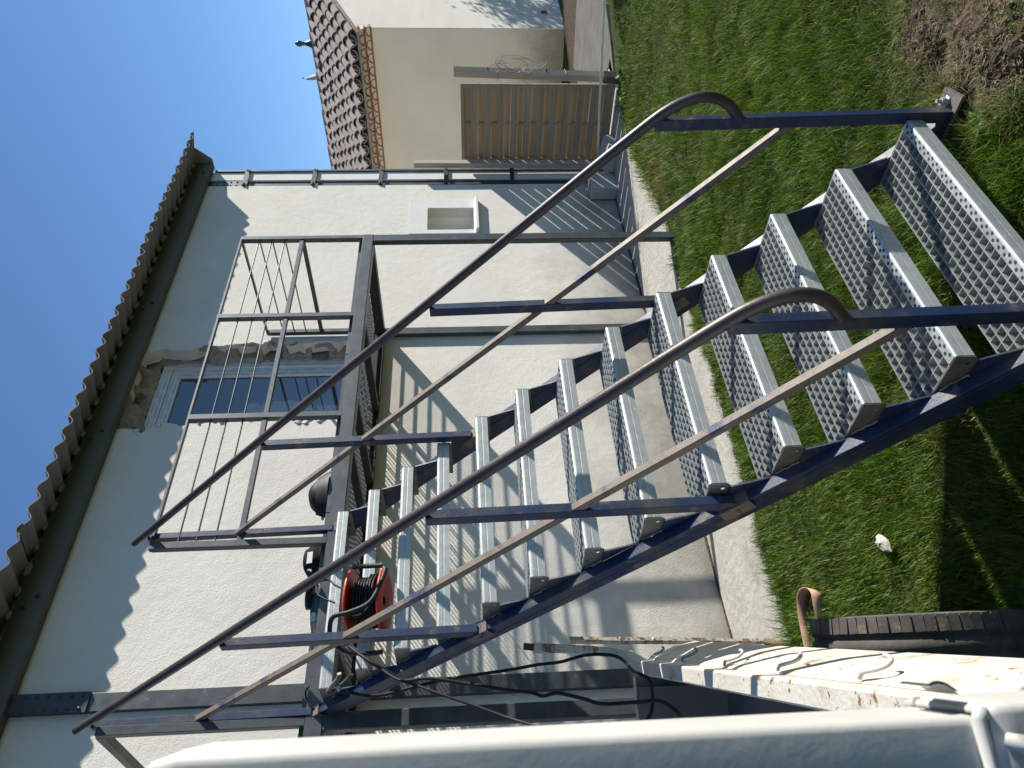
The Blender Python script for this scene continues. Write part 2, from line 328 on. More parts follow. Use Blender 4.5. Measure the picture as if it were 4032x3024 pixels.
# --- steel post on the wall at the left
obj('wall_post', MB().box((-.521, 3.545, -.2), (-.414, 3.60, 4.362)), m_steel, house, bevel=.002)
spl = MB().box((-.527, 3.533, 3.88), (-.408, 3.5445, 4.362))
for i in range(7):
    for xx in (-.505, -.43): spl.lathe([(.0,-.008),(.009,-.008),(.010,0)], (xx, 3.533, 3.92+i*.064), (0,1,0), 8, 1)
obj('splice_plate', spl, [m_dsteel, m_steel], house)
# --- eave beam and corrugated sheets
eb = MB().box((-4.5, 3.505, 4.334), (5.30, 3.578, 4.503)).box((-4.5, 3.497, 4.322), (5.32, 3.5785, 4.3335))
obj('eave_beam', eb, m_eave, house)
ep = MB().slab([[(3.33,4.485),(3.47,4.325),(3.60,4.325),(3.60,4.54),(3.52,4.53)]], lambda u, v, d: (5.322+d, u, v), .008)
obj('beam_end_plate', ep, m_galv, house)
for x in (5.1, 3.0, 1.55, .2):
    for k in (0, 1): obj('beam_bolt', MB().lathe([(0,-.012),(.012,-.012),(.012,0)], (x-.08*k, 3.505, 4.38+.06*k), (0,1,0), 6), m_hole, house)
PITCH_W = .1612; NW = 6
def sheet_mesh():
    mb = MB(); n = NW*12+7; th = .008; rows = [0, 1.2, 2.6]
    def prof(i): return i*PITCH_W/12, .0235*math.sin(2*math.pi*i/12)
    vs = []
    for r, y in enumerate(rows):
        for i in range(n):
            x, z = prof(i); vs.append((-x, y, z + y*.25)); 
        for i in range(n):
            x, z = prof(i); vs.append((-x, y, z + y*.25 + th))
    f = []
    for r in range(len(rows)-1):
        b0, b1 = r*2*n, (r+1)*2*n
        for i in range(n-1):
            f += [(b0+i, b0+i+1, b1+i+1, b1+i), (b0+n+i, b1+n+i, b1+n+i+1, b0+n+i+1)]
    f2 = [(i, n+i, n+i+1, i+1) for i in range(n-1)]
    f3 = [(0, b1, b1+n, n) for b1 in (2*n,)]
    mb.add(vs, f, 0, True); mb.add(vs[:2*n], f2, 0); mb.add(vs, f3, 0)
    return mb.mesh('roof_sheet', [m_sheet])
sm_ = sheet_mesh()
for i in range(10):
    obj('roof_sheet', sm_, m_sheet, house, wm=at(5.38 - i*NW*PITCH_W, 3.19 + random.uniform(-.012,.012), 4.452 + (i % 2)*.009))
# lumps of mortar squeezed between beam and sheets
for i in range(44):
    x = 5.2 - i*PITCH_W + .04; s_ = random.uniform(.022,.04)
    mb = MB().lathe([(0,-1),(.7,-.7),(1,0),(.7,.7),(0,1)], (0,0,0), (0,0,1), 7, smooth=False)
    mb.v = [(a*s_*1.4*random.uniform(.8,1.2), b*s_*random.uniform(.8,1.2), c*s_*.8*random.uniform(.8,1.2)) for a, b, c in mb.v]
    obj('mortar_lump', mb, m_block, house, wm=at(x, 3.515, 4.515))
# --- broken hollow blocks showing in the raw opening
def reveal(name, p0, p1, seed, depthdir, cav, tap=.05):
    """ragged strip from p0 to p1 (x,z) running back from the wall face; pockets where hollow cells broke open"""
    r = np.random.default_rng(seed); nu, nv = 90, 14; vs = []
    p0, p1 = np.array(p0), np.array(p1); Ln = np.linalg.norm(p1-p0); nd = np.array(depthdir, float)
    for i in range(nu+1):
        for j in range(nv+1):
            u, v = i/nu, j/nv; s_ = u*Ln
            h = .034*(vnoise(s_, v*.16, 16, seed)-.5) + .055*(vnoise(s_, v*.16, 6, seed+1)-.5) + .022*(vnoise(s_, v*.16, 45, seed+2)-.5)
            ph = (s_ % .205)/.205; k = int(s_/.205)
            wob = .12*math.sin(k*2.7+seed)
            if .16 < ph < .84 and .22+wob < v < .80+wob and (k*7+seed) % 5 != 0:
                e = min((ph-.16)/.05, (.84-ph)/.05, (v-.22-wob)/.07, (.80+wob-v)/.07, 1); h += cav*e*(.7+.5*vnoise(s_, v, 11, seed+5))
            h -= tap*v            # the hole narrows towards the frame
            q = p0 + (p1-p0)*u + nd*h
            vs.append((q[0], WY + .004 + v*.165, q[1]))
    f = [(i*(nv+1)+j, i*(nv+1)+j+1, (i+1)*(nv+1)+j+1, (i+1)*(nv+1)+j) for i in range(nu) for j in range(nv)]
    obj(name, MB().add(vs, f, 0, False), m_block, house)
reveal('broken_block_edge', (2.57,2.38), (2.52,4.36), 3, (1,0), .34, .07)
reveal('broken_block_edge', (2.53,4.36), (1.55,4.36), 9, (0,1), .26, .15)
reveal('broken_block_edge', (1.60,4.36), (1.64,2.38), 14, (-1,0), .06)
# torn lips of render round the opening
for k in range(34):
    i = random.randrange(len(hole_big)-2); a, b = hole_big[i], hole_big[i+1]
    if a[1] < 2.46: continue
    s_ = random.uniform(.006,.022); c = ((a[0]+b[0])/2, (a[1]+b[1])/2)
    mb = MB().lathe([(0,-1),(.8,-.6),(1,.1),(.6,.8),(0,1)], (0,0,0), (0,1,0), 7, smooth=False)
    mb.v = [(x*s_*random.uniform(.6,1.4), y*.008, z*s_*random.uniform(.6,1.8)) for x, y, z in mb.v]
    obj('torn_render', mb, m_mortar, house, wm=at(c[0], WY-.004, c[1]))
# --- window in the opening
win = obj('window', MB().box((1.58,3.742,2.40),(1.66,3.80,4.215)).box((2.425,3.742,2.40),(2.505,3.80,4.215)).box((1.66,3.742,4.135),(2.425,3.80,4.215)), m_white, house)
obj('sash', MB().box((1.665,3.757,2.42),(1.74,3.81,4.13)).box((2.335,3.757,2.42),(2.42,3.81,4.13)).box((1.74,3.757,4.055),(2.335,3.81,4.13)).box((1.74,3.757,2.42),(2.335,3.81,2.56)), m_white, win)
obj('pane', MB().box((1.74,3.775,2.56),(2.335,3.785,4.055)), m_glass, win)
tp = MB()
for x0, x1, y in ((2.433,2.460,3.7405),(2.468,2.498,3.7405),(2.345,2.372,3.7555),(2.382,2.412,3.7555),(1.672,1.70,3.7555)): tp.box((x0,y-.001,2.45),(x1,y,4.12))
for z0, z1, y in ((4.143,4.17,3.7405),(4.178,4.208,3.7405),(4.062,4.09,3.7555),(4.098,4.124,3.7555)): tp.box((1.702,y-.001,z0),(2.42 if y < 3.75 else 2.343,y,z1))
obj('protective_tape', tp, m_tape, win)
fc = bpy.data.curves.new('print', 'FONT'); fc.body = 'SCHÜCO'; fc.size = .017; fc.align_x = 'CENTER'; fc.align_y = 'CENTER'; fc.space_character = 1.15; fc.resolution_u = 2
fo = bpy.data.objects.new('print', fc); COL.objects.link(fo); fm = fo.to_mesh()
TV = [tuple(v.co) for v in fm.vertices]; TF = [tuple(p.vertices) for p in fm.polygons]; fo.to_mesh_clear(); bpy.data.objects.remove(fo)
pr = MB()
def put_text(cx, cz, y, vert):
    if vert: pr.add([(cx - b*1.2, y, cz + a*1.35) for a, b, c in TV], TF)
    else: pr.add([(cx + a*1.35, y, cz + b*1.2) for a, b, c in TV], TF)
for k, (x, y) in enumerate(((2.4465,3.7388),(2.483,3.7388),(2.3585,3.7538),(2.397,3.7538),(1.686,3.7538))):
    z = 2.52 + .05*(k % 3)
    while z < 4.02: put_text(x, z, y, True); z += .155
for k, (z, y) in enumerate(((4.1565,3.7388),(4.193,3.7388),(4.076,3.7538),(4.111,3.7538))):
    x = 1.78 + .05*(k % 3)
    while x < 2.26: put_text(x, z, y, False); x += .155
obj('printed_lettering', pr, m_print, win, kind='stuff')
# --- small window
pat = MB().slab([[(4.083,1.483),(4.70,1.483),(4.70,2.188),(4.083,2.188)], hole_small[::-1]], lambda u, v, d: (u, WY-.003+d, v), .002)
obj('render_patch', pat, m_patch, house)
sw = obj('small_window', MB().box((4.144,3.95,1.53),(4.19,4.0,2.0)).box((4.48,3.95,1.53),(4.524,4.0,2.0)).box((4.19,3.95,1.955),(4.48,4.0,2.0)).box((4.19,3.95,1.53),(4.48,4.0,1.585)), m_white, house)
obj('pane', MB().box((4.19,3.97,1.585),(4.48,3.976,1.955)), m_glass, sw)
obj('reveal', MB().box((4.5245,3.7,1.48),(4.58,4.02,2.05)).box((4.09,3.7,1.48),(4.1435,4.02,2.05)).box((4.144,3.7,2.0025),(4.524,4.02,2.05)).box((4.144,3.701,1.48),(4.524,4.02,1.5275)), m_reveal, sw)
obj('window_sill', MB().add([(4.085,3.515,1.478),(4.665,3.515,1.478),(4.665,3.70,1.50),(4.085,3.70,1.50),(4.085,3.515,1.508),(4.665,3.515,1.508),(4.665,3.70,1.532),(4.085,3.70,1.532)],[(0,3,2,1),(4,5,6,7),(0,1,5,4),(1,2,6,5),(2,3,7,6),(3,0,4,7)]), m_patch, sw, bevel=.004)
# ================================================================== staircase
RISE, GO, TW = .18, .1823, .924
SL = RISE/GO
stair = thing('metal_staircase', (-.46, .2, 0), 'worn blue steel staircase with galvanised grating treads climbing to the platform', 'staircase')
def sz(y, off): return SL*y + off                      # a line parallel to the nosings
for x0, nm in ((.003, 'r'), (-.972, 'l')):
    y0, y1 = .165, 2.552; w = .040; mb = MB()
    def seg(xa, xb, oa, ob):
        ys_ = [(y0, max(-.02, sz(y0, oa))), (y1, sz(y1, oa))]
        lo = [((.0 - oa)/SL if sz(y0, oa) < 0 else y0, max(0, sz(y0, oa))), (y1, sz(y1, oa))]
        hi = [(y0, max(.01, sz(y0, ob))), (y1, sz(y1, ob))]
        poly = [lo[0], lo[1], hi[1], hi[0]]
        if lo[0][0] > y0: poly.append((y0, .0))
        mb.slab([poly], lambda u, v, d: (xa + d, u, v), xb - xa)
    web_x = (x0, x0+.006) if nm == 'r' else (x0+w-.0065, x0+w-.0005)
    seg(x0, x0+w, -.149, -.140); seg(x0, x0+w, -.253, -.244)
    seg(web_x[0]+.0004, web_x[1]-.0004, -.2438, -.1492)
    if nm == 'l': seg(x0+.002, x0+.008, -.2438, -.1492)
    obj('stringer', mb, m_blue, stair, bevel=.002)
# --- treads (origin: front right top edge of the nosing)
def grating_mesh():
    mb = MB()
    for i in range(7): y = .036 + i*.0335; mb.box((-TW+.004, y-.0018, -.032), (-.004, y+.0018, -.001))
    n = 27
    for k in range(n+1): x = -.004 - (TW-.008)*k/n; mb.box((x-.0014, .0320, -.031), (x+.0014, .2365, -.0018))
    return mb.mesh('grating', [m_grat])
def nosing_mesh():
    pr_ = [(.034,-.004),(.034,0),(.009,0),(.004,-.0015),(.0012,-.005),(0,-.010),(0,-.026),(.0005,-.028),(.0005,-.030),(0,-.032),(0,-.056),(.004,-.056),(.004,-.012),(.010,-.004)]
    n = len(pr_); mb = MB(); vs = [(-.002, y, z) for y, z in pr_] + [(-TW+.002, y, z) for y, z in pr_]
    tr = tessellate_polygon([[Vector((y, z, 0)) for y, z in pr_]])
    mb.add(vs, [tuple(t) for t in tr] + [tuple(i+n for i in t[::-1]) for t in tr] + [(i, (i+1) % n, n+(i+1) % n, n+i) for i in range(n)])
    for k in range(28):
        for r_, yy in ((0,.0135),(1,.0255)):
            x = -.022 - k*.0327 - r_*.0163
            if x < -TW+.012: continue
            mb.lathe([(.0056,.0),(.0056,.0008),(.0001,.0008)], (x, yy, 0), (0,0,1), 8, 1, smooth=False)
    return mb.mesh('nosing', [m_galv, m_hole])
def circ(cy, cz, r, n=10): return [(cy + r*math.cos(2*math.pi*i/n), cz + r*math.sin(2*math.pi*i/n)) for i in range(n)]
def slot(cy, cz, l, r):
    return [(cy + l/2 + r*math.cos(a), cz + r*math.sin(a)) for a in (-1.57,-.8,0,.8,1.57)] + [(cy - l/2 - r*math.cos(a), cz + r*math.sin(a)) for a in (1.57,.8,0,-.8,-1.57)]
def plate_mesh(sgn):
    mb = MB().slab([[(.001,-.002),(.238,-.002),(.238,-.07),(.012,-.07),(.001,-.058)], circ(.028,-.048,.0075), slot(.125,-.045,.016,.0065)], lambda u, v, d: (d, u, v), .004*sgn)
    return mb.mesh('end_plate', [m_galvd])
def gusset_mesh():
    mb = MB().slab([[(-.038,-.1775),(.006,-.066),(.074,-.066)]], lambda u, v, d: (d, u, v), .006)
    return mb.mesh('gusset', [m_blue])
gm, nm_, pr1, pl1, gu = grating_mesh(), nosing_mesh(), plate_mesh(1), plate_mesh(-1), gusset_mesh()
for k in range(1, 14):
    wm = at(random.uniform(-.002,.002), k*GO, k*RISE) @ Matrix.Rotation(random.uniform(-.004,.004), 4, 'Y') @ Matrix.Rotation(random.uniform(-.006,.006), 4, 'X')
    t = obj('tread', gm, m_grat, stair, wm=wm)
    obj('nosing', nm_, [m_galv, m_hole], t, wm=wm)
    obj('end_plate', pr1, m_galvd, t, wm=wm @ at(-.0015,0,0)); obj('end_plate', pl1, m_galvd, t, wm=wm @ at(-TW+.0015,0,0))
    if k > 1:
        obj('gusset', gu, m_blue, t, wm=wm @ at(.004,0,0)); obj('gusset', gu, m_blue, t, wm=wm @ at(-TW-.0115,0,0))
    # weld bead between plate and stringer
    wb = MB(); r_ = random.Random(k)
    pts = [(-TW-.006 + r_.uniform(-.002,.002), .062 + i*.006, SL*(.062 + i*.006) - .140 + .004 + r_.uniform(-.002,.002)) for i in range(12)]
    wb.tube(pts, [.004 + r_.uniform(-.001,.0015) for _ in pts], 6); obj('weld', wb, m_galvd, t, wm=wm)
# --- handrails, mid rails, posts
XR, XL = .020, -.955
YP = (.176, .975, 1.80, 2.565)
bend = [(.319,1.156),(.197,1.030),(.150,.972),(.122,.918),(.112,.868),(.122,.816),(.150,.774),(.188,.742)]
for xx, lab in ((XR, 'r'), (XL, 'l')):
    pth_ = [(xx, 2.64, 3.462), (xx, 1.6, 2.432)] + [(xx, y, z) for y, z in bend]
    P = [Vector(pth_[0]), Vector(pth_[1])] + smooth_path(pth_[2:], 4)
    obj('handrail', MB().tube(P, .0185, 14), m_tube, stair)
    obj('mid_rail', MB().bar((xx, .195, .552), (xx, 2.575, 2.905), .026, .027, (1,0,0), b=.002), m_mid, stair)
    for i, yb in enumerate(YP):
        zb = sz(yb, -.140) if i else .03; yt = yb
        zt = {0: 1.02, 1: 1.795, 2: 2.62, 3: 3.37}[i]
        ln = .030
        obj('post', MB().bar((xx, yb, zb), (xx, yb + ln*(zt-zb), zt), .034, .040, (1,0,0), b=.002), m_blue, stair)
        if i:   # saddle clamp over the stringer
            z0 = sz(yb, -.140); c = Vector((xx - (.001 if lab == 'r' else .001), yb, z0)); d = Vector((0, 1, SL)).normalized(); nrm = Vector((0, -SL, 1)).normalized()
            mb = MB(); cx = .023 if lab == 'r' else -.952
            base = Vector((cx, yb+.0, z0)) + nrm*.003
            mb.bar(base - d*.055, base + d*.055, .050, .005, (1,0,0))
            for sx in (-1, 1):
                q = base + Vector((sx*.0245, 0, 0)) - nrm*.024; mb.bar(q - d*.055, q + d*.055, .004, .05, (1,0,0))
                mb.lathe([(0,-.006),(.009,-.006),(.009,.0)], q + Vector((sx*.002,0,0)), (-sx,0,0), 6)
            obj('saddle_bracket', mb, m_mid, stair)
for xx, sx in ((.055, 1), (-1.005, -1)):
    mb = MB().add([(xx-.055*sx, .10, .014), (xx+.055*sx, .12, .014), (xx+.055*sx, .31, .014), (xx-.055*sx, .30, .014), (xx-.055*sx, .10, .024), (xx+.055*sx, .12, .024), (xx+.055*sx, .31, .024), (xx-.055*sx, .30, .024)], [(0,1,2,3),(4,5,6,7),(0,1,5,4),(1,2,6,5),(2,3,7,6),(3,0,4,7)])
    bp_ = obj('base_plate', mb, m_mid, stair)
    mb = MB().tube([(xx+.01*sx, .150, .02), (xx+.01*sx, .150, .062)], .007, 8).lathe([(0,.046),(.014,.046),(.014,.030),(.019,.028),(.019,.024)], (xx+.01*sx, .150, 0), (0,0,1), 6, smooth=False)
    obj('bolt', mb, m_galv, bp_)

# ================================================================== platform
plat = thing('steel_platform', (.8, 3.05, 0), 'dark mill-steel platform on box posts with a railing, at the top of the stairs', 'platform')
FY, PZ0, PZ1 = 2.55, 2.337, 2.419
XA, XB = -1.105, 2.662
obj('front_beam', MB().bar((XA, FY+.040, (PZ0+PZ1)/2), (XB, FY+.040, (PZ0+PZ1)/2), .080, PZ1-PZ0, (0,1,0), b=.004), m_steel, plat)
for x in (2.58, XA): obj('side_beam', MB().bar((x+.041, FY+.081, 2.378), (x+.041, 3.529, 2.378), .080, .080, (1,0,0), b=.004), m_dsteel, plat)
obj('back_beam', MB().bar((XA, 3.550, 2.378), (XB, 3.550, 2.378), .040, .080, (0,1,0), b=.003), m_dsteel, plat)
for x in (1.72, 1.02, .62, -.10, -.55): obj('joist', MB().bar((x, FY+.082, 2.362), (x, 3.528, 2.362), .040, .050, (1,0,0)), m_dsteel, plat)
for x in (2.621, -1.00):
    obj('leg', MB().bar((x, 2.573, -.02), (x, 2.573, 2.336), .081, .045, (1,0,0), b=.004), m_steel, plat)
    obj('leg', MB().bar((x, 3.551, -.02), (x, 3.551, 2.337), .081, .040, (1,0,0), b=.004), m_steel, plat)
px0 = XA
for k, px1 in enumerate((.15, 1.40, 2.655)):
    mb = MB(); z0, z1 = 2.4205, 2.4505; ya, yb = 2.605, 3.555
    n = int((yb-ya)/.066)
    for i in range(n+1): y = ya + (yb-ya)*i/n; mb.box((px0+.005, y-.0015, z0), (px1-.005, y+.0015, z1))
    n = int((px1-px0)/.0365)
    for i in range(n+1):
        x = px0+.006 + (px1-px0-.012)*i/n; mb.box((x-.0013, ya+.0016, z1-.0065), (x+.0013, yb-.0016, z1-.001))
    mb.box((px0+.004, ya-.0045, z0), (px1-.004, ya-.002, z1)).box((px0+.004, yb+.002, z0), (px1-.004, yb+.0045, z1))
    obj('deck_grating', mb, m_steel, plat); px0 = px1
# railing: front run, right return, left return
RZ = 3.345
def rpost(x, y, z1=RZ-.012): obj('railing_post', MB().bar((x, y, 2.4195), (x, y, z1), .040, .040, (1,0,0), b=.002), m_steel, plat)
for x in (2.640, 1.752, .842, -.052): rpost(x, 2.572)
rpost(2.640, 3.545); rpost(-.995, 2.572); rpost(-.995, 3.540)
def run(p, q, tag_='x'):
    p, q = Vector(p), Vector(q)
    obj('top_rail', MB().bar(p + Vector((0,0,RZ-.006)), q + Vector((0,0,RZ-.006)), .030, .012, (0,1,0) if tag_ == 'x' else (1,0,0)), m_steel, plat)
    for z in (3.205, 3.110, 3.012): obj('railing_rod', MB().tube([p + Vector((0,0,z)), q + Vector((0,0,z))], .0052, 8), m_steel, plat)
    obj('lower_rail', MB().bar(p + Vector((0,0,2.88)), q + Vector((0,0,2.88)), .026, .030, (0,1,0) if tag_ == 'x' else (1,0,0), b=.002), m_steel, plat)
run((2.66, 2.572, 0), (-.07, 2.572, 0)); run((2.640, 2.594, 0), (2.640, 3.56, 0), 'y'); obj('top_rail', MB().bar((-.995, 2.594, RZ-.022), (-.995, 3.56, RZ-.022), .040, .040, (1,0,0), b=.002), m_steel, plat)
# ================================================================== trailer
E_ = Vector((.46, 1, 0)).normalized(); R_ = Vector((E_.y, -E_.x, 0)); T0 = Vector((-1.457, 1.059, 0))
def tl(s, l, z): p = T0 + E_*s + R_*l; return Vector((p.x, p.y, z))
trailer = thing('flatbed_trailer', tl(0, -.7, 0), 'rusty white flatbed trailer parked to the left of the staircase', 'trailer')
def tbox(mb, s0, s1, l0, l1, z0, z1, mi=0):
    return mb.add([tl(s0,l0,z0),tl(s1,l0,z0),tl(s1,l1,z0),tl(s0,l1,z0),tl(s0,l0,z1),tl(s1,l0,z1),tl(s1,l1,z1),tl(s0,l1,z1)], [(0,3,2,1),(4,5,6,7),(0,1,5,4),(1,2,6,5),(2,3,7,6),(3,0,4,7)], mi)
# right side rail, bending up into the front stake
fp = [tl(-1.66,-.026,.94), tl(-.8,-.026,.941), tl(0,-.026,.942), tl(.9,-.026,.943), tl(1.18,-.024,.944), Vector((-.905,2.225,.975)), Vector((-.882,2.238,1.035)), Vector((-.866,2.240,1.12)), Vector((-.853,2.238,1.24)), Vector((-.842,2.236,1.38))]
rail = MB(); rr = .026
ring = [(-1,-1.1),(-.8,-1.25),(.8,-1.25),(1,-1.1),(1,1.1),(.8,1.25),(-.8,1.25),(-1,1.1)]
vs = []
for i, p in enumerate(fp):
    d = (fp[min(i+1,len(fp)-1)] - fp[max(i-1,0)]).normalized(); t_ = R_.copy(); n_ = t_.cross(d).normalized()
    sc_ = 1.0 if i < 5 else (.88 if i < 7 else .74)
    for a, b in ring: vs.append(p + t_*a*rr*sc_ + n_*b*rr*sc_*.95)
k = len(ring)
rail.add(vs, [(i*k+j, i*k+(j+1) % k, (i+1)*k+(j+1) % k, (i+1)*k+j) for i in range(len(fp)-1) for j in range(k)])
rail.add(vs[:k], [tuple(range(k))])
for q in range(len(rail.f)):
    if q//8 >= 5: rail.mi[q] = 1
rail.mi[-1] = 0
sr = obj('side_rail', rail, [m_trail, m_stake], trailer)
obj('stake_collar', MB().bar(Vector((-.8445,2.2365,1.352)), Vector((-.8415,2.236,1.385)), .046, .050, R_), m_stake, sr)
obj('stake_tongue', MB().bar(Vector((-.842,2.236,1.37)), Vector((-.834,2.234,1.43)), .030, .040, R_), m_rust, sr)
pn = MB(); S_ = np.linspace(-1.66, 1.16, 16); n = len(S_); prof_ = [(.001,.918,0),(.006,.90,.1),(.0,.80,.75),(.0,.705,1.0)]
vs = []
for s in S_:
    ob = .036 + .020*np.clip((s+1.3)/1.7, 0, 1) + .012*np.clip((s-.4)/.8, 0, 1)
    for dl, z, f_ in prof_: vs.append(tl(s, ob*f_ + dl, z))
    vs.append(tl(s, ob-.004, .690)); vs.append(tl(s, -.03, .690))
k = 6
pn.add(vs, [(i*k+j, i*k+j+1, (i+1)*k+j+1, (i+1)*k+j) for i in range(n-1) for j in range(k-1)], 0, False)
obj('side_panel', pn, m_trail, trailer)
for s in (1.05, .56, .08, -.34, -.76, -1.22):
    pts = [tl(s+.045,.010,.915), tl(s+.030,.020,.915), tl(s+.008,.024,.912), tl(s-.014,.028,.904), tl(s-.022,.034,.890), tl(s-.014,.042,.876), tl(s+.004,.048,.870), tl(s+.018,.050,.872)]
    obj('tarp_hook', MB().tube(smooth_path(pts, 4), .0045, 8), m_trail2, trailer)
obj('inner_side', tbox(MB(), -1.64, 1.10, -.058, -.054, .60, .93), m_floor, trailer)
obj('bed_floor', tbox(MB(), -1.66, 1.12, -1.55, -.05, .60, .62), m_floor, trailer)
hb = obj('headboard', tbox(MB(), 1.085, 1.10, -1.55, -.06, .62, .992), m_floor, trailer)
obj('headboard_edge', tbox(MB(), 1.082, 1.104, -1.55, -.06, .9925, .998), m_trail, hb)
obj('headboard_stile', tbox(MB(), 1.060, 1.084, -.16, -.10, .62, .985), m_floor, hb)
obj('left_side', tbox(MB(), -1.66, 1.12, -1.60, -1.555, .60, .97), m_trail, trailer)
obj('chassis_beam', tbox(tbox(MB(), -1.5, 1.5, -.42, -.34, .48, .597), -1.5, 1.5, -1.20, -1.12, .48, .597), m_dsteel, trailer)
# wheels
def wheel(s, l):
    c = tl(s, l, .305); ax = R_; mb = MB(); pr_ = []
    for a, h in ((.19,-.075),(.25,-.086),(.285,-.083),(.300,-.066),(.303,-.03),(.297,-.027),(.297,-.019),(.303,-.016),(.304,.016),(.297,.019),(.297,.027),(.303,.03),(.300,.066),(.285,.083),(.25,.086),(.19,.075)): pr_.append((a, h))
    mb.lathe(pr_, c, ax, 56, smooth=True)
    up_ = Vector((0,0,1)); fwd = ax.cross(up_)
    for q in range(64):
        an = 2*math.pi*q/64; d = up_*math.cos(an) + fwd*math.sin(an); tn = -up_*math.sin(an) + fwd*math.cos(an)
        for h0, h1 in ((.036,.080),(-.080,-.036)):
            p0 = c + d*.299 + ax*h0; p1 = c + d*.294 + ax*h1
            if h0 < 0: p0 = c + d*.294 + ax*h0; p1 = c + d*.299 + ax*h1
            mb.bar(p0 + tn*.003*(q % 2), p1, .0262, .018, tn)
    wl = obj('wheel', mb, m_rub, trailer)
    mb = MB().lathe([(.0,.02),(.05,.03),(.06,.0),(.12,-.01),(.17,.03),(.19,.06),(.195,.072)], c, ax, 28)
    obj('rim', mb, m_trail2, wl)
wheel(.13, .045); wheel(.13, -1.58)
# rear corner post in two lengths
def post_ring(z, grow=0, sh=0):
    lean = Vector((0,0,0)); b = .006; s0, s1, l0, l1 = -1.757-grow, -1.678+grow*.3, -.022-grow, .0515+grow
    if sh: s0 += sh; s1 -= sh; l0 += sh; l1 -= sh; b = .008
    pts = []
    for (cs, cl, a0) in ((s1-b,l1-b,90),(s1-b,l0+b,0),(s0+b,l0+b,-90),(s0+b,l1-b,180)):
        for q in range(4):
            a = math.radians(a0 - q*30); 
            pts.append((cs + b*math.cos(a), cl + b*math.sin(a)))
    return [tl(s, l, z) + lean for s, l in pts]
def loft(zs):
    mb = MB(); rings = [post_ring(*z) for z in zs]; n = len(rings[0]); vs = [p for r in rings for p in r]
    mb.add(vs, [(i*n+j, i*n+(j+1) % n, (i+1)*n+(j+1) % n, (i+1)*n+j) for i in range(len(zs)-1) for j in range(n)], 0, True)
    mb.add(rings[-1], [tuple(range(n))]); mb.add(rings[0], [tuple(range(n))]); return mb
cp = obj('corner_post', loft([(1.345,),(1.6,),(1.842,),(1.860,0,.003),(1.868,0,.010)]), m_trail2, trailer)
lp = obj('post_socket', loft([(.62,.008),(1.0,.008),(1.322,.007),(1.332,.007),(1.338,.004)]), m_trail2, trailer)
wb = MB(); r_ = random.Random(4); q0 = [Vector(p) for p in post_ring(1.341,.003)]; q0.append(q0[0])
wb.tube([p + Vector((r_.uniform(-.002,.002), r_.uniform(-.002,.002), r_.uniform(-.004,.004))) for p in q0], [.004 + r_.uniform(-.001,.002) for _ in q0], 6); obj('weld', wb, m_trail2, lp)
mb = MB(); s0 = -1.7665
mb.slab([[(.02,1.275),(.034,1.282),(.036,1.316),(.014,1.320),(.012,1.296),(-.006,1.298),(-.008,1.282),(.004,1.272)]], lambda u, v, d: tl(s0+d, u+.008, v), .004)
obj('latch_recess', mb, m_hole, lp)
mb = MB().slab([[(.012,1.282),(.020,1.282),(.020,1.310),(.012,1.310)]], lambda u, v, d: tl(s0-.002+d, u+.008, v), .002); obj('rust_patch', mb, m_rust, lp)
mb = MB().tube([tl(s0-.002,.038,1.334), tl(s0-.010,.036,1.328), tl(s0-.012,.034,1.320)], [.005,.006,.004], 8); obj('latch_knob', mb, m_trail2, lp)
fl = MB(); fv = []
for i in range(7):
    t = i/6; fv += [tl(-1.735 - .01*t, .0625 + .008*math.sin(t*2.2), 1.338 + .026*t), tl(-1.695 - .01*t, .0625 + .008*math.sin(t*2.2), 1.338 + .026*t)]
fl.add(fv, [(2*i,2*i+1,2*i+3,2*i+2) for i in range(6)]); fl.add([v + R_*.002 for v in fv], [(2*i,2*i+1,2*i+3,2*i+2) for i in range(6)])
obj('bent_lip', fl, m_trail2, lp)

# ================================================================== loose things round the stair
lb = MB().bar((-.49, 3.07, .02), (-.800, 2.262, 1.215), .030, .005, (1,.35,0))
lb.bar((-.504, 3.062, .02), (-.814, 2.254, 1.215), .004, .026, (1,.35,0))
for t in (.05,.22,.38): p = Vector((-.800,2.262,1.215)).lerp(Vector((-.49,3.07,.02)), t); lb.lathe([(0,.012),(.010,.012),(.010,0)], p, (.3,-.8,.55), 6)
tag(obj('angle_iron', lb, m_stake), 'rusty pale angle iron leaning from the concrete onto the trailer', 'metal bar')
sp = [(-.824,2.469),(-.769,2.451),(-.689,2.428),(-.618,2.386),(-.592,2.327),(-.615,2.254),(-.661,2.214),(-.719,2.238),(-.766,2.271),(-.792,2.320)]
P = smooth_path([(x, y, .0) for x, y in sp], 5); mb = MB(); n = len(P); vs = []
for i, p in enumerate(P):
    t = i/(n-1); h = .062 if t < .75 else .062 - .02*(t-.75)*4; tl_ = .012*math.sin(t*3)
    d = (P[min(i+1,n-1)] - P[max(i-1,0)]).normalized(); nn = Vector((-d.y, d.x, 0))*.0015
    b0 = Vector((p.x, p.y, .012)); b1 = Vector((p.x + tl_, p.y - tl_, .012 + h)); vs += [b0-nn, b1-nn, b1+nn, b0+nn]
mb.add(vs, [(4*i+j, 4*i+(j+1) % 4, 4*i+4+(j+1) % 4, 4*i+4+j) for i in range(n-1) for j in range(4)], 0, True)
tag(obj('webbing_strap', mb, m_strap), 'faded orange webbing strap looped on the grass beside the tyre', 'strap')
mb = MB().lathe([(0,-1),(.6,-.8),(1,-.1),(.8,.6),(0,1)], (0,0,0), (0,0,1), 9, smooth=False); r_ = random.Random(2)
mb.v = [(x*.055*r_.uniform(.7,1.2), y*.03*r_.uniform(.8,1.2), z*.018*r_.uniform(.8,1.2)) for x, y, z in mb.v]
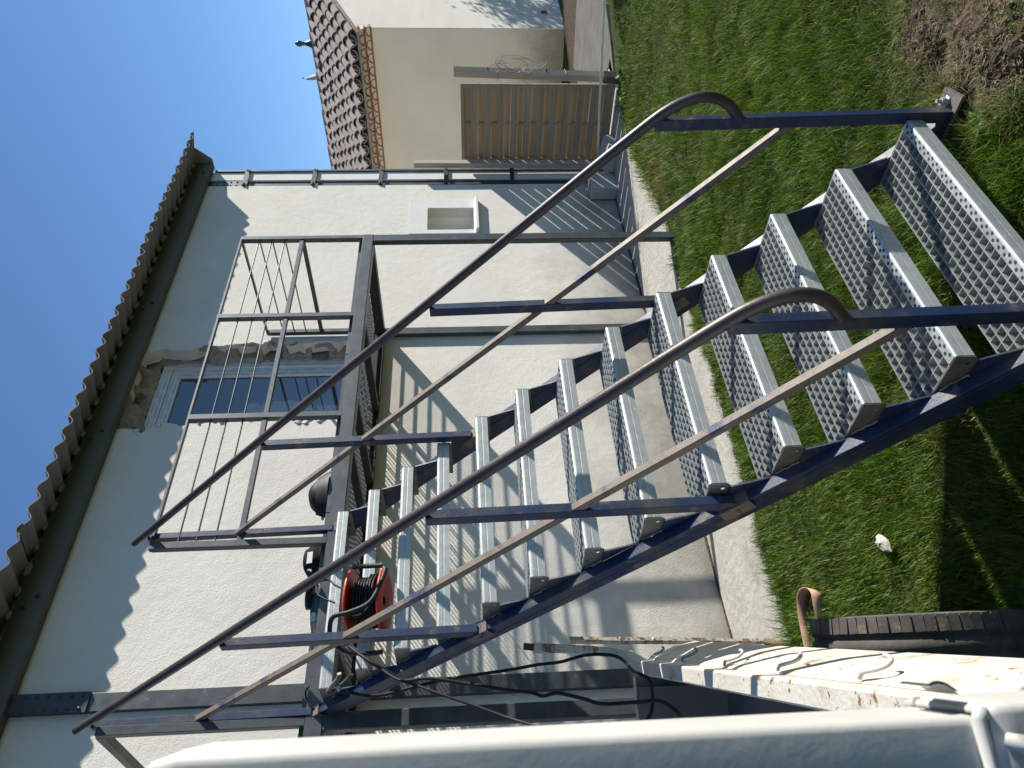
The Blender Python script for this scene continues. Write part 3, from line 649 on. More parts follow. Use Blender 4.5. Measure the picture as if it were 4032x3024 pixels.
o = obj('stone', mb, m_stone, wm=at(-.782,1.556,.03) @ Matrix.Rotation(.6,4,'Z')); tag(o, 'pale flat stone lying in the grass left of the stairs', 'stone')
tag(obj('branch', MB().tube([(-.52,3.01,.03),(-.60,2.86,.034),(-.69,2.66,.03)], [.018,.020,.016], 8), m_bark), 'short brown branch on the concrete beside the trailer', 'branch')
tag(obj('concrete_block', MB().box((4.635,3.42,.013),(4.93,3.565,.288)), m_block2, bevel=.006), 'pale concrete block standing upright against the wall foot', 'concrete block', 'blocks by the wall corner')
ob = MB().add([(4.86,3.10,.013),(5.18,3.12,.013),(5.19,3.40,.013),(4.90,3.40,.013),(4.86,3.10,.083),(5.18,3.12,.12),(5.19,3.40,.16),(4.90,3.40,.12)],[(0,3,2,1),(4,5,6,7),(0,1,5,4),(1,2,6,5),(2,3,7,6),(3,0,4,7)])
tag(obj('concrete_block', ob, m_block2, bevel=.006), 'grey concrete slab lying flat beside the fence, next to the upright block', 'concrete block', 'blocks by the wall corner')
# cable reel lying on its side on a tread
reel = thing('cable_reel', (-.675, 2.115, 1.985), 'red plastic cable reel wound with black cable on an upper tread', 'cable reel')
rc = (-.675, 2.115)
def disc(z, sg): return MB().lathe([(.02,0),(.06,.004*sg),(.115,.012*sg),(.130,.006*sg),(.132,.0),(.130,-.004*sg),(.10,.004*sg),(.05,-.004*sg),(.02,-.004*sg)], (rc[0], rc[1], z), (0,0,1), 36)
for z, sg in ((2.150, 1), (2.018, -1)):
    f_ = obj('flange', disc(z, sg), m_redp, reel)
    obj('rivet', MB().lathe([(.0,.006*sg),(.012,.006*sg),(.012,-.006*sg),(0,-.006*sg)], (rc[0]-.06, rc[1]-.06, z), (0,0,1), 8), m_hole, f_)
obj('drum', MB().lathe([(.05,2.02),(.05,2.148)], (rc[0], rc[1], 0), (0,0,1), 20), m_black, reel)
r_ = random.Random(3); cp_ = []
for i in range(420):
    a = i*2*math.pi/22; w_ = (i/22) % 8; up_d = int(i/22/8) % 2; zz = 2.036 + (w_ if not up_d else 8-w_)/8*.094
    cp_.append((rc[0] + (.080+.012*(i//176)+r_.uniform(-.002,.002))*math.cos(a), rc[1] + (.080+.012*(i//176))*math.sin(a), zz + r_.uniform(-.002,.002)))
obj('wound_cable', MB().tube(cp_, .0058, 6, smooth=True), m_cable, reel)
lp_ = [(-.74,2.02,2.05),(-.77,1.985,2.09),(-.80,1.99,2.125),(-.79,2.005,2.08),(-.755,1.995,2.04)]
obj('loose_loop', MB().tube(smooth_path(lp_,6), .005, 6), m_cable, reel)
fr = [(-.60,1.985,1.993),(-.66,1.972,2.0),(-.735,1.962,2.02),(-.77,1.965,2.05),(-.79,1.98,2.12),(-.80,1.99,2.18),(-.83,2.03,2.20),(-.87,2.06,2.19),(-.90,2.09,2.13),(-.905,2.10,2.05),(-.90,2.10,1.996)]
obj('tube_handle', MB().tube(smooth_path(fr,5), .0095, 10), m_black, reel)
obj('grip_spring', MB().tube([(-.56,2.03,2.145),(-.56,2.03,2.02)], .010, 10), m_dsteel, reel)
reel.matrix_basis = at(-.655, 2.105, 2.006) @ Matrix.Rotation(.12, 4, Vector((-.89,.46,0))) @ Matrix.Scale(1.07, 4); WM[reel.name] = reel.matrix_basis.copy()
C1 = [(-.902,1.989,2.152),(-.968,1.968,2.093),(-1.031,1.942,2.018),(-1.087,1.910,1.952),(-1.131,1.867,1.877),(-1.187,1.832,1.772),(-1.251,1.801,1.638),(-1.304,1.765,1.541),(-1.359,1.695,1.461),(-1.413,1.626,1.394),(-1.50,1.53,1.28),(-1.66,1.42,1.02),(-1.72,1.40,.64)]
C2 = [(-.915,1.985,2.155),(-1.000,1.936,2.066),(-1.041,1.946,1.992),(-1.077,1.951,1.927),(-1.084,1.927,1.829),(-1.112,1.918,1.698),(-1.129,1.906,1.634),(-1.155,1.898,1.526),(-1.167,1.902,1.437),(-1.190,1.882,1.395),(-1.196,1.845,1.341),(-1.228,1.829,1.249),(-1.256,1.812,1.185),(-1.269,1.776,1.067),(-1.281,1.743,.989),(-1.324,1.740,.934),(-1.373,1.744,.889),(-1.45,1.75,.78),(-1.52,1.74,.635)]
C3 = [(-1.041,2.123,2.201),(-1.044,2.132,2.158),(-1.055,2.146,2.084),(-1.051,2.146,2.009),(-1.038,2.137,1.934),(-1.022,2.122,1.821),(-1.009,2.111,1.707),(-.997,2.092,1.512),(-.988,2.074,1.391),(-.985,2.063,1.294),(-.97,2.04,1.178),(-.985,2.035,1.06),(-1.10,1.90,1.035),(-1.157,1.80,1.03),(-1.19,1.79,1.0),(-1.245,1.827,.994),(-1.287,1.857,1.006),(-1.312,1.875,1.038),(-1.301,1.90,1.056)]
for pts, lab in ((C1, 'thin black cable dropping straight from the reel into the trailer'), (C2, 'black cable sagging in loops from the reel over the trailer headboard'), (C3, 'black welding cable running from the clamp down to the trailer rail')):
    tag(obj('cable', MB().tube(smooth_path(pts, 6), .0072 if lab[0] == 'b' else .0055, 8), m_cable), lab, 'cable', 'cables hanging at the top of the stairs')
wire = [(-.62,2.08,2.19),(-.55,2.14,2.27),(-.50,2.18,2.31),(-.55,2.12,2.345),(-.64,2.06,2.32),(-.70,2.02,2.24)]
tag(obj('cable_end', MB().tube(smooth_path(wire,8), .0045, 6), m_cable), 'loose grey cable loop beside the red reel', 'cable', 'cables hanging at the top of the stairs')
ec = thing('earth_clamp', (-.985, 2.13, 2.25), 'steel earth clamp gripping the top of the left stringer', 'clamp')
for dz, cy in ((.0, .0), (.03, -.012)):
    obj('jaw', MB().tube(smooth_path([(-1.035,2.150+cy,2.245+dz*.2),(-1.015,2.128+cy,2.20+dz),(-.995,2.105+cy,2.165+dz*1.3),(-.985,2.09+cy,2.155+dz*1.6)],4), [.010]*13, 8), m_galvd if cy else m_dsteel, ec)
obj('pivot', MB().lathe([(0,-.015),(.012,-.015),(.012,.015),(0,.015)], (-1.02,2.13,2.21), (0,1,0), 10), m_galv, ec)
# things left on the platform
hel = thing('welding_helmet', (.36, 2.74, 2.452), 'black welding helmet resting on the platform edge', 'helmet')
mb = MB(); vs = []; nu, nv = 18, 10
for i in range(nu+1):
    for j in range(nv+1):
        a = math.pi*(i/nu) ; b = math.pi*.5*(j/nv)
        vs.append((.36 + .125*math.cos(a)*math.cos(b*.9), 2.76 - .125*math.sin(a)*math.cos(b*.75), 2.452 + .135*math.sin(b)))
mb.add(vs, [(i*(nv+1)+j, i*(nv+1)+j+1, (i+1)*(nv+1)+j+1, (i+1)*(nv+1)+j) for i in range(nu) for j in range(nv)], 0, True)
obj('shell', mb, m_black, hel)
mb = MB(); vs = []
for i in range(15):
    a = math.pi*(.10+.8*i/14)
    for r_a, z in ((.127,2.53),(.150,2.49),(.165,2.455)): vs.append((.34 + r_a*1.05*math.cos(a), 2.75 - r_a*math.sin(a), z))
mb.add(vs, [(i*3+j, i*3+j+1, i*3+4+j, i*3+3+j) for i in range(14) for j in range(2)], 0, True); obj('chin_guard', mb, m_black, hel)
obj('headband', MB().tube([(.48,2.76,2.50),(.44,2.86,2.52),(.36,2.89,2.53),(.28,2.86,2.52),(.24,2.76,2.50)], .009, 8), m_black, hel)
bag = thing('tool_bag', (-.06, 2.75, 2.452), 'crumpled black bag with a white label beside the railing post', 'bag')
mb = MB(); vs = []; nu, nv = 22, 12; r_ = np.random.default_rng(5)
for j in range(nv+1):
    b = -math.pi/2*.2 + (math.pi/2*1.2)*(j/nv)
    for i in range(nu):
        a = 2*math.pi*i/nu; k_ = 1 + .16*(vnoise(math.cos(a)*2, math.sin(a)*2+j*.35, 1.7, 21)-.5) + .05*math.sin(j*2.2)
        vs.append((-.065 + .095*k_*math.cos(a)*max(math.cos(b),.02)**.6, 2.75 + .085*k_*math.sin(a)*max(math.cos(b),.02)**.6, 2.470 + .100*math.sin(b)))
mb.add(vs, [(j*nu+i, j*nu+(i+1) % nu, (j+1)*nu+(i+1) % nu, (j+1)*nu+i) for j in range(nv) for i in range(nu)], 0, True); obj('body', mb, m_fab, bag)
obj('label_tag', MB().add([(-.125,2.662,2.505),(-.06,2.655,2.505),(-.06,2.662,2.535),(-.125,2.669,2.535)],[(0,1,2,3)]).add([(-.125,2.664,2.505),(-.06,2.657,2.505),(-.06,2.664,2.535),(-.125,2.671,2.535)],[(0,1,2,3)]), m_label, bag)
gr = thing('angle_grinder', (-.42, 2.62, 2.41), 'teal and black angle grinder lying at the platform edge', 'power tool')
obj('motor_body', MB().tube([(-.345,2.615,2.445),(-.38,2.615,2.442),(-.44,2.615,2.436),(-.50,2.615,2.432)], [.028,.033,.034,.030], 16), m_teal, gr)
obj('handle', MB().tube([(-.50,2.615,2.432),(-.53,2.615,2.428),(-.58,2.615,2.422),(-.63,2.615,2.418),(-.645,2.615,2.416)], [.029,.027,.026,.028,.022], 16), m_black, gr)
obj('gear_head', MB().tube([(-.345,2.615,2.445),(-.315,2.615,2.448),(-.285,2.615,2.450)], [.029,.030,.020], 14), m_galv, gr)
obj('side_handle', MB().tube([(-.305,2.605,2.448),(-.290,2.545,2.462),(-.278,2.485,2.476)], [.013,.016,.017], 12), m_black, gr)
obj('disc', MB().lathe([(0,-.002),(.070,-.002),(.070,.002),(0,.002)], (-.345,2.615,2.487), (.1,0,1), 28), m_dsteel, gr)
obj('guard', MB().lathe([(.060,-.014),(.068,-.014),(.068,.0)], (-.345,2.615,2.484), (.1,0,1), 28), m_black, gr)
obj('power_cord', MB().tube(smooth_path([(-.645,2.615,2.416),(-.72,2.58,2.40),(-.80,2.56,2.39),(-.86,2.55,2.43),(-.93,2.545,2.40),(-.97,2.54,2.33)],5), .0045, 6), m_cable, gr)
# ================================================================== fence
FX = 5.345
fence = thing('wooden_fence', (FX, 3.07, 0), 'weathered wooden slat fence panel between the two house corners', 'fence')
y0, y1, z0, z1 = 2.645, 3.515, .03, 1.635
obj('frame_rail', MB().box((FX-.022, y0, z1-.035), (FX+.022, y1, z1)), m_wood, fence); obj('frame_rail', MB().box((FX-.022, y0, z0), (FX+.022, y1, z0+.035)), m_wood, fence)
for ya in (y0, y1-.035): obj('frame_stile', MB().box((FX-.0225, ya, z0+.0355), (FX+.0225, ya+.035, z1-.0355)), m_wood, fence)
obj('batten', MB().box((FX-.006, 3.066, z0+.036), (FX+.004, 3.094, z1-.036)), m_wood, fence)
nS = 22; p_ = (z1-z0-.07)/nS; r_ = random.Random(11)
for i in range(nS):
    zc = z0+.035 + p_*(i+.5); h = p_*.5 + r_.uniform(-.0012,.0022); fr_ = i % 2 == 0
    xa = FX-.0205 if fr_ else FX+.0065
    mb = MB(); yy = [y0+.036, y0+.22, 3.07, y1-.22, y1-.036]
    bow = [0, .002, -.004 if fr_ else .004, .002, 0]; tw = r_.uniform(-.002,.002); vs = []
    for yv, bv in zip(yy, bow): vs += [(xa+bv, yv, zc-h+tw), (xa+bv+.011, yv, zc-h+tw), (xa+bv+.011, yv, zc+h-tw), (xa+bv, yv, zc+h-tw)]
    mb.add(vs, [(4*a+j, 4*a+(j+1) % 4, 4*a+4+(j+1) % 4, 4*a+4+j) for a in range(4) for j in range(4)] + [(0,1,2,3), (16,17,18,19)])
    obj('slat', mb, m_woody if not fr_ else m_wood, fence)
fpo = obj('fence_post', MB().bar((5.37, 2.585, -.1), (5.445, 2.560, 1.70), .085, .07, (.35,1,0), b=.004), m_post)
tag(fpo, 'pale leaning wooden fence post with tangled wire, at the open end of the panel', 'fence post', 'posts of the slat fence')
obj('post_bracket', MB().bar((5.366, 2.587, -.02), (5.374, 2.583, .16), .094, .078, (.35,1,0)), m_galvd, fpo)
for z in (.75, 1.35):
    x_ = 5.37 + .075*(z+.1)/1.8; obj('bolt', MB().tube([(x_, 2.575, z), (x_-.02, 2.50, z)], .008, 6), m_dsteel, fpo)
fp2 = obj('fence_post', MB().bar((5.205, 3.490, -.1), (5.215, 3.480, 2.155), .075, .06, (1,0,0), b=.004), m_post)
tag(fp2, 'taller split wooden post standing against the corner of the house', 'fence post', 'posts of the slat fence')
r_ = random.Random(8); wr = MB()
for q in range(9):
    c = Vector((5.40, 2.50, 1.08 + r_.uniform(-.16,.16))); rr_ = r_.uniform(.08,.24); a0 = r_.uniform(0,6); pts = []
    for i in range(12):
        a = a0 + i*.42; pts.append(c + Vector((r_.uniform(-.02,.02) + .05*math.sin(a*1.3), -rr_*.75*abs(math.cos(a*.5)) + .05, rr_*1.0*math.sin(a))))
    wr.tube(smooth_path(pts, 3), .0028, 5)
for z in (.55, .98, 1.25): x_ = 5.37 + .075*(z+.1)/1.8; wr.tube([(x_-.045, 2.53, z), (x_+.045, 2.53, z+.01), (x_+.045, 2.625, z), (x_-.045, 2.625, z), (x_-.045, 2.53, z)], .003, 5)
tag(obj('wire_tangle', wr, m_wire), 'tangle of dry wire tied round the leaning fence post', 'wire')
tp_ = [(5.24,3.49,.137),(5.25,2.94,.182),(5.25,2.51,.209),(5.25,1.77,.26),(5.25,.4,.36),(5.25,-1.2,.50)]
mb = MB()
for a, b in zip(tp_, tp_[1:]): mb.bar(a, b, .003, .024, (1,0,0))
tag(obj('marking_tape', mb, m_tape2), 'thin pale tape stretched low across the lawn in front of the fence', 'tape')
tag(obj('stake', MB().tube([(5.25,-1.2,-.1),(5.25,-1.2,.62)], .018, 8), m_post), 'short stake holding the far end of the pale tape', 'stake')

# ================================================================== neighbouring house
NX, NY = 9.76, 3.90
nb = thing('neighbour_house', (11.5, 6, 0), 'cream neighbouring house with clay tile roof beyond the fence', 'house')
obj('side_wall', MB().box((NX, NY+.0, -.2), (NX+.2, 10, 3.20)), m_cream, nb)
RX0, RZ0, RS, RGX = 9.34, 3.135, .39, 12.12
gp = [(NX+.003,-.2),(14.4,-.2),(14.4,3.18),(RGX,4.09),(NX+.003,3.18)]
obj('gable_wall', MB().slab([gp], lambda u, v, d: (u, NY-.012+d, v), .2), m_gable, nb)
obj('vent', MB().box((10.31,NY-.022,.21),(10.43,NY-.0125,.31)).box((10.33,NY-.024,.225),(10.41,NY-.0222,.295),1), [m_red, m_hole], nb)
for x, z in ((9.715, 2.953), (9.635, 3.047), (9.555, 3.140)): obj('brick_band', MB().box((x, NY-.045, z), (NX-.002, 9, z+.020)), m_red, nb)
for k, (x, z) in enumerate(((9.715, 2.9735), (9.635, 3.0675))):
    obj('cornice_fill', MB().box((x+.032, NY-.03, z), (NX-.003, 9, z+.073)), m_cream, nb)
    mb = MB(); n = 12
    for i in range(n):
        a0, a1 = math.pi*i/n, math.pi*(i+1)/n
        q = []
        for a in (a0, a1):
            for rr_ in (.070, .083): q.append((math.cos(a)*rr_, math.sin(a)*rr_*.86))
        vs = [(0, p[0], p[1]) for p in q] + [(.10, p[0], p[1]) for p in q]
        mb.add(vs, [(0,1,3,2),(4,6,7,5),(0,2,6,4),(1,5,7,3)], 0, False)
    me = mb.mesh('cornice_tile', [m_tile]); j = 0; y = NY+.04 + .10*k
    web = MB().box((0, -.205*.5+.070, 0), (.09, -.068, .072))
    while y < 7.6:
        obj('cornice_tile', me, m_tile, nb, wm=at(x+.004, y, z-.001)); y += .205
    fl_ = MB(); y = NY+.04 + .10*k
    while y < 7.6:
        # plaster web between two tile mouths, scalloped by the tile outside
        ring_ = [(y + .084*math.cos(a), z + .073*math.sin(a)) for a in [math.pi*t/8 for t in range(5)]]
        nx_ = y + .205
        ring2 = [(nx_ - .084*math.cos(a), z + .073*math.sin(a)) for a in [math.pi*t/8 for t in range(4, -1, -1)]]
        poly = ring_ + ring2
        fl_.slab([poly], lambda u, v, d: (x+.018+d, u, v), .06); y += .205
    obj('cornice_plaster', fl_, m_gable, nb)
# roof: bed, channels, cover tiles
rf = obj('roof', MB().slab([[(RX0+.06, RZ0+.0),(RGX, RZ0+(RGX-RX0)*RS-.02),(RGX, RZ0+(RGX-RX0)*RS-.09),(RX0+.06, RZ0-.03)]], lambda u, v, d: (u, NY-.10+d, v), 5.0), m_tile, nb)
obj('far_slope', MB().slab([[(RGX, RZ0+(RGX-RX0)*RS),(14.9, RZ0),(14.9, RZ0-.08),(RGX, RZ0+(RGX-RX0)*RS-.08)]], lambda u, v, d: (u, NY-.10+d, v), 5.0), m_tile, rf)
ang = math.atan(RS); ex = Vector((math.cos(ang),0,math.sin(ang)))
def ctile(r0, r1, L_, th):
    mb = MB(); n = 10; vs = []
    for s, r in ((0, r0), (L_, r1)):
        for rr_ in (r, r-th):
            for i in range(n+1): a = math.pi*i/n; vs.append((s, rr_*math.cos(a), rr_*math.sin(a)*.92))
    m_ = n+1; f = []
    for i in range(n): f += [(i, i+1, 2*m_+i+1, 2*m_+i), (m_+i, 3*m_+i, 3*m_+i+1, m_+i+1)]
    mb.add(vs, f, 0, True); mb.add(vs, [(i, m_+i, m_+i+1, i+1) for i in range(n)] + [(2*m_+i, 2*m_+i+1, 3*m_+i+1, 3*m_+i) for i in range(n)])
    return mb.mesh('tile', [m_tile])
tm = ctile(.092, .074, .43, .014)
NC, NR, EXPO = 19, 8, .358
RM = Matrix.Rotation(-ang, 4, 'Y')
r_ = random.Random(5)
for c in range(NC):
    y = NY - .075 + c*.2245
    for q in range(NR):
        p = Vector((RX0, y, RZ0+.040)) + ex*(q*EXPO + r_.uniform(-.02,.02))
        obj('tile', tm, m_tile, rf, wm=at(p.x, p.y + r_.uniform(-.008,.008), p.z + .010*(q % 2) + r_.uniform(0,.008)) @ Matrix.Rotation(r_.uniform(-.03,.03), 4, 'Z') @ Matrix.Rotation(-ang + .05, 4, 'Y'))
ch = ctile(.098, .098, 2.98, .014)
for c in range(NC-1):
    y = NY - .075 + (c+.5)*.2245; p = Vector((RX0+.03, y, RZ0+.098))
    obj('channel_tile', ch, m_tile, rf, wm=at(*p) @ RM @ Matrix.Rotation(math.pi, 4, 'X'))
rt_ = ctile(.115, .10, .45, .016)
for i in range(13):
    obj('ridge_tile', rt_, m_tile, rf, wm=at(RGX, NY-.1 + i*.38, RZ0+(RGX-RX0)*RS+.0 + .012*(i % 2)) @ Matrix.Rotation(math.pi/2, 4, 'Z'))
zr = RZ0+(RGX-RX0)*RS+.09
fi = MB().lathe([(.085,0),(.08,.03),(.05,.09),(.035,.14),(.025,.16),(.045,.175),(.028,.19),(.05,.22),(.055,.25),(.045,.285),(.02,.32),(.0,.335)], (RGX, 5.15, zr-.02), (0,0,1), 16)
obj('finial', fi, m_glaze, rf)
ds = obj('satellite_dish', MB().lathe([(.0,.0),(.09,.012),(.18,.045),(.24,.085),(.23,.088),(.17,.052),(.0,.012)], (12.75, 6.13, 4.44), (.3,-.9,.25), 24), m_dish, nb)
obj('mast', MB().tube([(12.85,6.15,3.9),(12.85,6.15,4.74)], .016, 8), m_dish, ds)

# ================================================================== planting out of frame that throws the shade seen in it
def leaf_cloud(n, fn, size, seed):
    r = np.random.default_rng(seed); P = fn(r, n); d = r.normal(size=(n,3)); d /= np.linalg.norm(d, axis=1)[:,None]
    e = np.cross(d, r.normal(size=(n,3))); e /= np.linalg.norm(e, axis=1)[:,None]; s = size*r.uniform(.6,1.3,(n,1))
    v = np.stack([P-d*s, P+e*s*.38, P+d*s, P-e*s*.38], 1).reshape(-1,3)
    mb = MB(); mb.v = [tuple(q) for q in v.tolist()]; mb.f = [[4*i,4*i+1,4*i+2,4*i+3] for i in range(n)]; mb.mi = [0]*n; mb.sm = [False]*n
    me = bpy.data.meshes.new('leaves'); me.from_pydata(mb.v, [], mb.f); me.materials.append(m_leaf); me.update(); return me
tree = thing('young_tree', (13.5, 2.65, 0), 'slender young tree whose shadow falls on the pale gable wall', 'tree')
obj('trunk', MB().tube([(13.5,2.65,-.1),(13.48,2.66,1.0),(13.5,2.62,1.9),(13.45,2.6,2.6)], [.05,.042,.032,.015], 10).tube([(13.48,2.66,1.2),(13.7,2.5,1.8),(13.85,2.4,2.3)], [.025,.018,.008], 8).tube([(13.49,2.64,1.4),(13.25,2.8,2.0),(13.1,2.85,2.4)], [.022,.016,.008], 8), m_bark, tree)
def crown(r, n):
    c = np.array([(13.45,2.62,2.55),(13.75,2.45,2.2),(13.2,2.8,2.3),(13.5,2.6,2.95),(13.3,2.7,1.8),(13.65,2.6,1.7)]); k = r.integers(0, len(c), n)
    return c[k] + r.normal(size=(n,3))*np.array([.17,.17,.22])
o = obj('crown', leaf_cloud(2600, crown, .045, 2), m_leaf, tree)
hedge = thing('hedge', (8.3, -.4, 0), 'clipped green hedge along the right of the lawn', 'hedge')
def hfn(r, n): return np.stack([r.uniform(8.0,8.7,n), r.uniform(-2.2,1.25,n), r.uniform(.05,1.72,n)+.06*np.sin(r.uniform(0,6,n))], 1)
obj('foliage', leaf_cloud(9000, hfn, .07, 3), m_leaf, hedge)
hs = MB()
for i in range(8): hs.tube([(8.35,-2+i*.43,-.1),(8.34,-2+i*.43,1.3)], [.02,.01], 6)
obj('stems', hs, m_bark, hedge)

# ================================================================== weeds
def weed(loc, n, size, label, seed, tall=.3):
    r = random.Random(seed); mb = MB()
    for i in range(n):
        a = r.uniform(0, 6.28); L_ = size*r.uniform(.6,1.2); w = L_*r.uniform(.22,.34); el = r.uniform(.15, 1.0)*tall*3
        d = Vector((math.cos(a), math.sin(a), el)).normalized(); sd = Vector((-math.sin(a), math.cos(a), 0)); b = Vector(loc) + Vector((r.uniform(-.03,.03), r.uniform(-.03,.03), 0))
        pts = [b, b + d*L_*.4 + sd*w*.5, b + d*L_*.4 - sd*w*.5, b + d*L_*.8 + sd*w*.35 - Vector((0,0,L_*.08)), b + d*L_*.8 - sd*w*.35 - Vector((0,0,L_*.08)), b + d*L_ - Vector((0,0,L_*.18))]
        mb.add(pts, [(0,1,2),(1,3,4,2),(3,5,4)], 0, True)
    tag(obj('weed', mb, m_weed), label, 'weed', 'broad-leaved weeds in the lawn')
weed((5.22,2.47,.0), 26, .10, 'leafy weed at the foot of the leaning fence post', 1, .5)
weed((4.95,2.56,.0), 20, .09, 'leafy weed on the lawn edge in front of the fence panel', 2, .5)
weed((-.14,.13,.0), 18, .065, 'broad-leaved weed in the dug soil by the stair foot', 3)
weed((-.72,2.42,.0), 10, .10, 'small weed growing beside the webbing strap', 4)
weed((.30,-.28,.0), 16, .06, 'grey-green weed on the soil heap in front of the stairs', 5)
weed((3.55,2.60,.0), 8, .05, 'tiny weed at the edge of the concrete by the house wall', 6)

# ================================================================== lawn
def make_lawn():
    r = np.random.default_rng(12); XY = []; SCL = []
    F = np.array(fw); Rr = np.array(rt); U_ = np.array(up); Cc = np.array(CAM)
    ex_ = np.array([e[0] for e in edge])[::-1]; ey_ = np.array([e[1] for e in edge])[::-1]
    for (xa, xb, ya, yb, dens) in ((-2.4,2.4,-1.0,2.85,26000), (2.4,5.6,-1.2,2.95,12000), (5.6,9.0,-1.2,3.0,4500)):
        n = int((xb-xa)*(yb-ya)*dens); x = r.uniform(xa, xb, n); y = r.uniform(ya, yb, n)
        P = np.stack([x, y, np.zeros(n)], 1) - Cc; dz = P@F; uu = P@Rr/np.maximum(dz,.01); vv = P@U_/np.maximum(dz,.01)
        ok = (dz > .3) & (np.abs(uu) < .62) & (np.abs(vv) < .80)
        lim = np.interp(x, ex_, ey_) + .03*(vnoise(x, y, 7, 31)-.5) + .02
        ok &= y < lim
        ok &= ~((x > 5.55) & (y > 2.2 + .1*vnoise(x, y, 3, 5)))
        d = np.linalg.norm(P, axis=1); keep = np.clip((2.6/d)**1.15, .25, 1); ok &= r.random(n) < keep
        dm = dirt_mask(x, y); ok &= r.random(n) > np.clip((dm-.30)*1.6, 0, .80)
        clump = vnoise(x, y, 7, 41)*.6 + vnoise(x, y, 19, 42)*.4; ok &= r.random(n) < .40 + .95*clump
        XY.append(np.stack([x, y], 1)[ok]); SCL.append(d[ok])
    cs = np.array([(.36,.03,.16),(.22,.04,.16),(.08,.02,.2),(-.05,-.10,.24),(.15,-.12,.2),(-.1,-.3,.25),(.5,-.1,.2)]); q = r.integers(0, len(cs), 9000)
    ex2 = cs[q,:2] + r.normal(size=(9000,2))*cs[q,2:]*.75; n_straw = len(ex2); XY.append(ex2); SCL.append(np.full(n_straw, 2.9))
    XY = np.concatenate(XY); D = np.concatenate(SCL); n = len(XY); x, y = XY[:,0], XY[:,1]
    z = ground_z(x, y) - .008; straw = np.arange(n) >= n - n_straw; z = z + straw*.010
    big = vnoise(x, y, 1.6, 51); mid = vnoise(x, y, 6.5, 52); dm = dirt_mask(x, y)
    h = (.024 + .050*np.clip(mid*1.6-.35, 0, 1)*(.45+big)) * r.uniform(.55, 1.35, n) * np.clip(1-dm*.8, .35, 1)
    edge_b = np.clip(1 - np.abs(np.interp(x, ex_, ey_) - y)/.10, 0, 1); h *= 1 + .55*edge_b*r.random(n)
    w = .00125*(D/2.4)**.6 * r.uniform(.7, 1.3, n)
    az = r.uniform(0, 2*np.pi, n) ; lean_dir = 2*np.pi*vnoise(x, y, 2.2, 61)*2; az = np.where(r.random(n) < .30, lean_dir + r.normal(0,.7,n), az)
    ln = r.uniform(.15, .95, n)*h; flat = (r.random(n) < .10) | (straw & (r.random(n) < .7)); ln = np.where(flat, h*1.8, ln); hz = np.where(flat, h*.35, h)
    dx, dy = np.cos(az), np.sin(az); tw = az + np.pi/2 + r.normal(0,.6,n); sx, sy = np.cos(tw)*w, np.sin(tw)*w
    b = np.stack([x, y, z], 1); s = np.stack([sx, sy, np.zeros(n)], 1)
    m1 = b + np.stack([dx*ln*.35, dy*ln*.35, hz*.58], 1); t = b + np.stack([dx*ln, dy*ln, hz], 1)
    V = np.stack([b-s, b+s, m1-s*.8, m1+s*.8, t], 1).reshape(-1,3)
    me = bpy.data.meshes.new('lawn'); me.vertices.add(5*n); me.vertices.foreach_set('co', V.astype(np.float32).ravel())
    base = (np.arange(n)*5)[:,None]; L_ = np.concatenate([base+np.array([[0,1,3,2]]), base+np.array([[2,3,4]])], 1).ravel()
    me.loops.add(7*n); me.loops.foreach_set('vertex_index', L_.astype(np.int32))
    me.polygons.add(2*n); ls = np.stack([np.arange(n)*7, np.arange(n)*7+4], 1).ravel()
    me.polygons.foreach_set('loop_start', ls.astype(np.int32))
    me.polygons.foreach_set('loop_total', np.tile([4,3], n).astype(np.int32))
    me.update(calc_edges=True)
    # blade colours: fresh green, blue-green, yellowing and straw
    g1 = np.array([.048,.118,.005]); g2 = np.array([.115,.215,.011]); g3 = np.array([.045,.095,.025]); ye = np.array([.22,.235,.035]); st = np.array([.33,.27,.14])
    c = g1 + (g2-g1)*np.clip(big*1.4-.2+r.normal(0,.25,n),0,1)[:,None]
    k = r.random(n); dry = vnoise(x, y, 2.4, 71)*.6 + vnoise(x, y, 8, 72)*.4
    c = np.where((k < .18)[:,None], g3, c); c = np.where((k > .86 - .30*np.clip(dry-.4,0,1))[:,None], ye*r.uniform(.7,1.2,(n,1)), c)
    c = np.where(((r.random(n) < .035 + .30*np.clip(dry-.55,0,1)) | (r.random(n) < dm*1.6))[:,None], st*r.uniform(.6,1.2,(n,1)), c)
    yel = (np.exp(-((x-3.35)**2/.35**2 + (y-2.46)**2/.10**2)) > r.random(n)); c = np.where(yel[:,None], np.array([.24,.19,.07])*r.uniform(.7,1.2,(n,1)), c)
    c = np.where((straw & (r.random(n) < .72))[:,None], np.array([.27,.225,.135])*r.uniform(.45,1.25,(n,1)), c); c = c*r.uniform(.8,1.2,(n,1))
    ca = me.color_attributes.new('col', 'FLOAT_COLOR', 'POINT')
    ca.data.foreach_set('color', np.concatenate([np.repeat(c, 5, 0), np.ones((5*n,1))], 1).astype(np.float32).ravel())
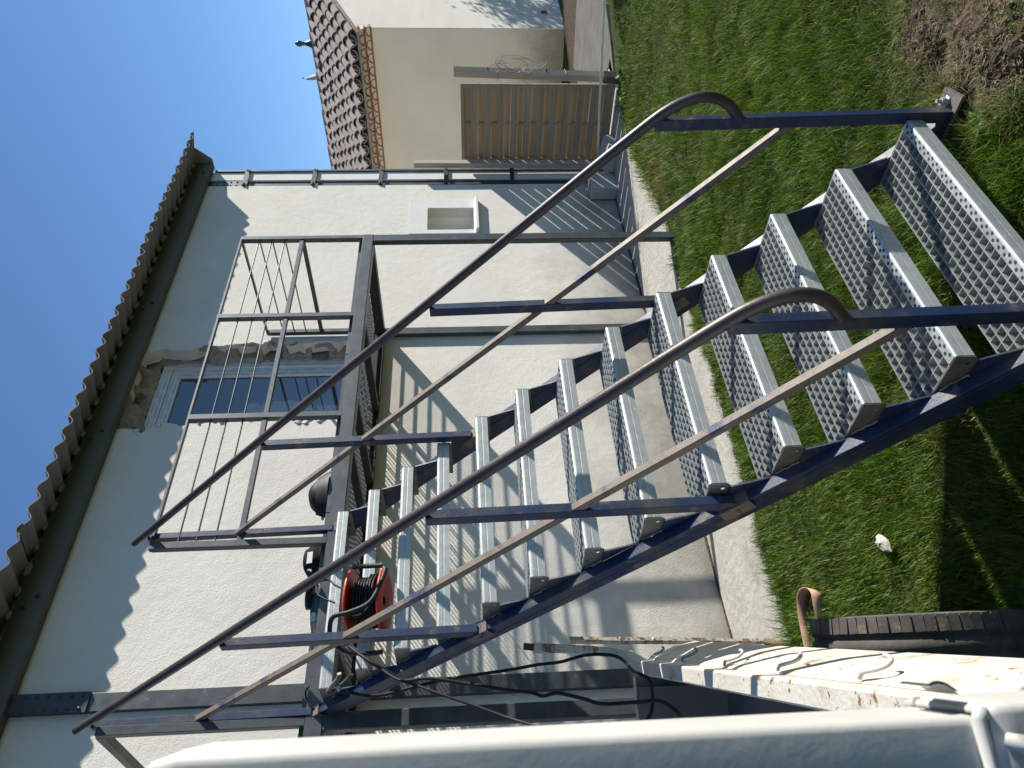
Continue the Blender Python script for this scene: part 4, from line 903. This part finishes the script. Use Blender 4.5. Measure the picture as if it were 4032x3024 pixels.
    me.materials.append(m_grass); print('blades', n)
    o = bpy.data.objects.new('lawn_grass', me); _link(o, None, Matrix.Identity(4)); o['kind'] = 'stuff'
    o['label'] = 'bright green uneven lawn grass round the foot of the stairs'
make_lawn()
# dug soil: a rough patch and a few clods
xs_ = np.arange(-.55, .85, .012); ys_ = np.arange(-.62, .34, .012); XX, YY = np.meshgrid(xs_, ys_)
DM = dirt_mask(XX, YY); ZZ = ground_z(XX, YY) - .006 + .018*np.clip(DM-.2, 0, .25) + .026*(vnoise(XX, YY, 24, 81)-.5) + .012*(vnoise(XX, YY, 60, 82)-.5)
n = len(xs_); vs = np.stack([XX.ravel(), YY.ravel(), ZZ.ravel()], 1).tolist(); keep = DM*(.5+1.0*vnoise(XX, YY, 26, 83)) > .40
fs = [(j*n+i, j*n+i+1, (j+1)*n+i+1, (j+1)*n+i) for j in range(len(ys_)-1) for i in range(n-1) if keep[j, i]]
me = bpy.data.meshes.new('soil'); me.from_pydata(vs, [], fs); me.materials.append(m_soil); me.update()
o = obj('soil', me, m_soil, kind='structure')
r_ = random.Random(14); cl = MB()
for i in range(260):
    cx, cy, rr_ = r_.choice(((.36,.03,.10),(.22,.04,.10),(.08,.02,.13),(-.05,-.10,.16),(.15,-.12,.12),(-.1,-.3,.18)))
    x, y = r_.gauss(cx, rr_*.6), r_.gauss(cy, rr_*.6); s_ = r_.choice((.003,.004,.006,.011))*r_.uniform(.7,1.2); z = float(ground_z(x, y)) + .004; n0 = len(cl.v)
    cl.lathe([(.5,-1),(.9,-.3),(.7,.5),(.2,.9)], (0,0,0), (0,0,1), 6, smooth=False)
    ca, sa = math.cos(i), math.sin(i)
    cl.v[n0:] = [(x + (a*ca-b*sa)*s_*r_.uniform(.5,1.5), y + (a*sa+b*ca)*s_*r_.uniform(.5,1.5), z + c*s_*r_.uniform(.3,.9)) for a, b, c in cl.v[n0:]]
o = obj('soil_clods', cl, m_soil, kind='stuff'); o['label'] = 'loose brown soil clods beside the stair foot'
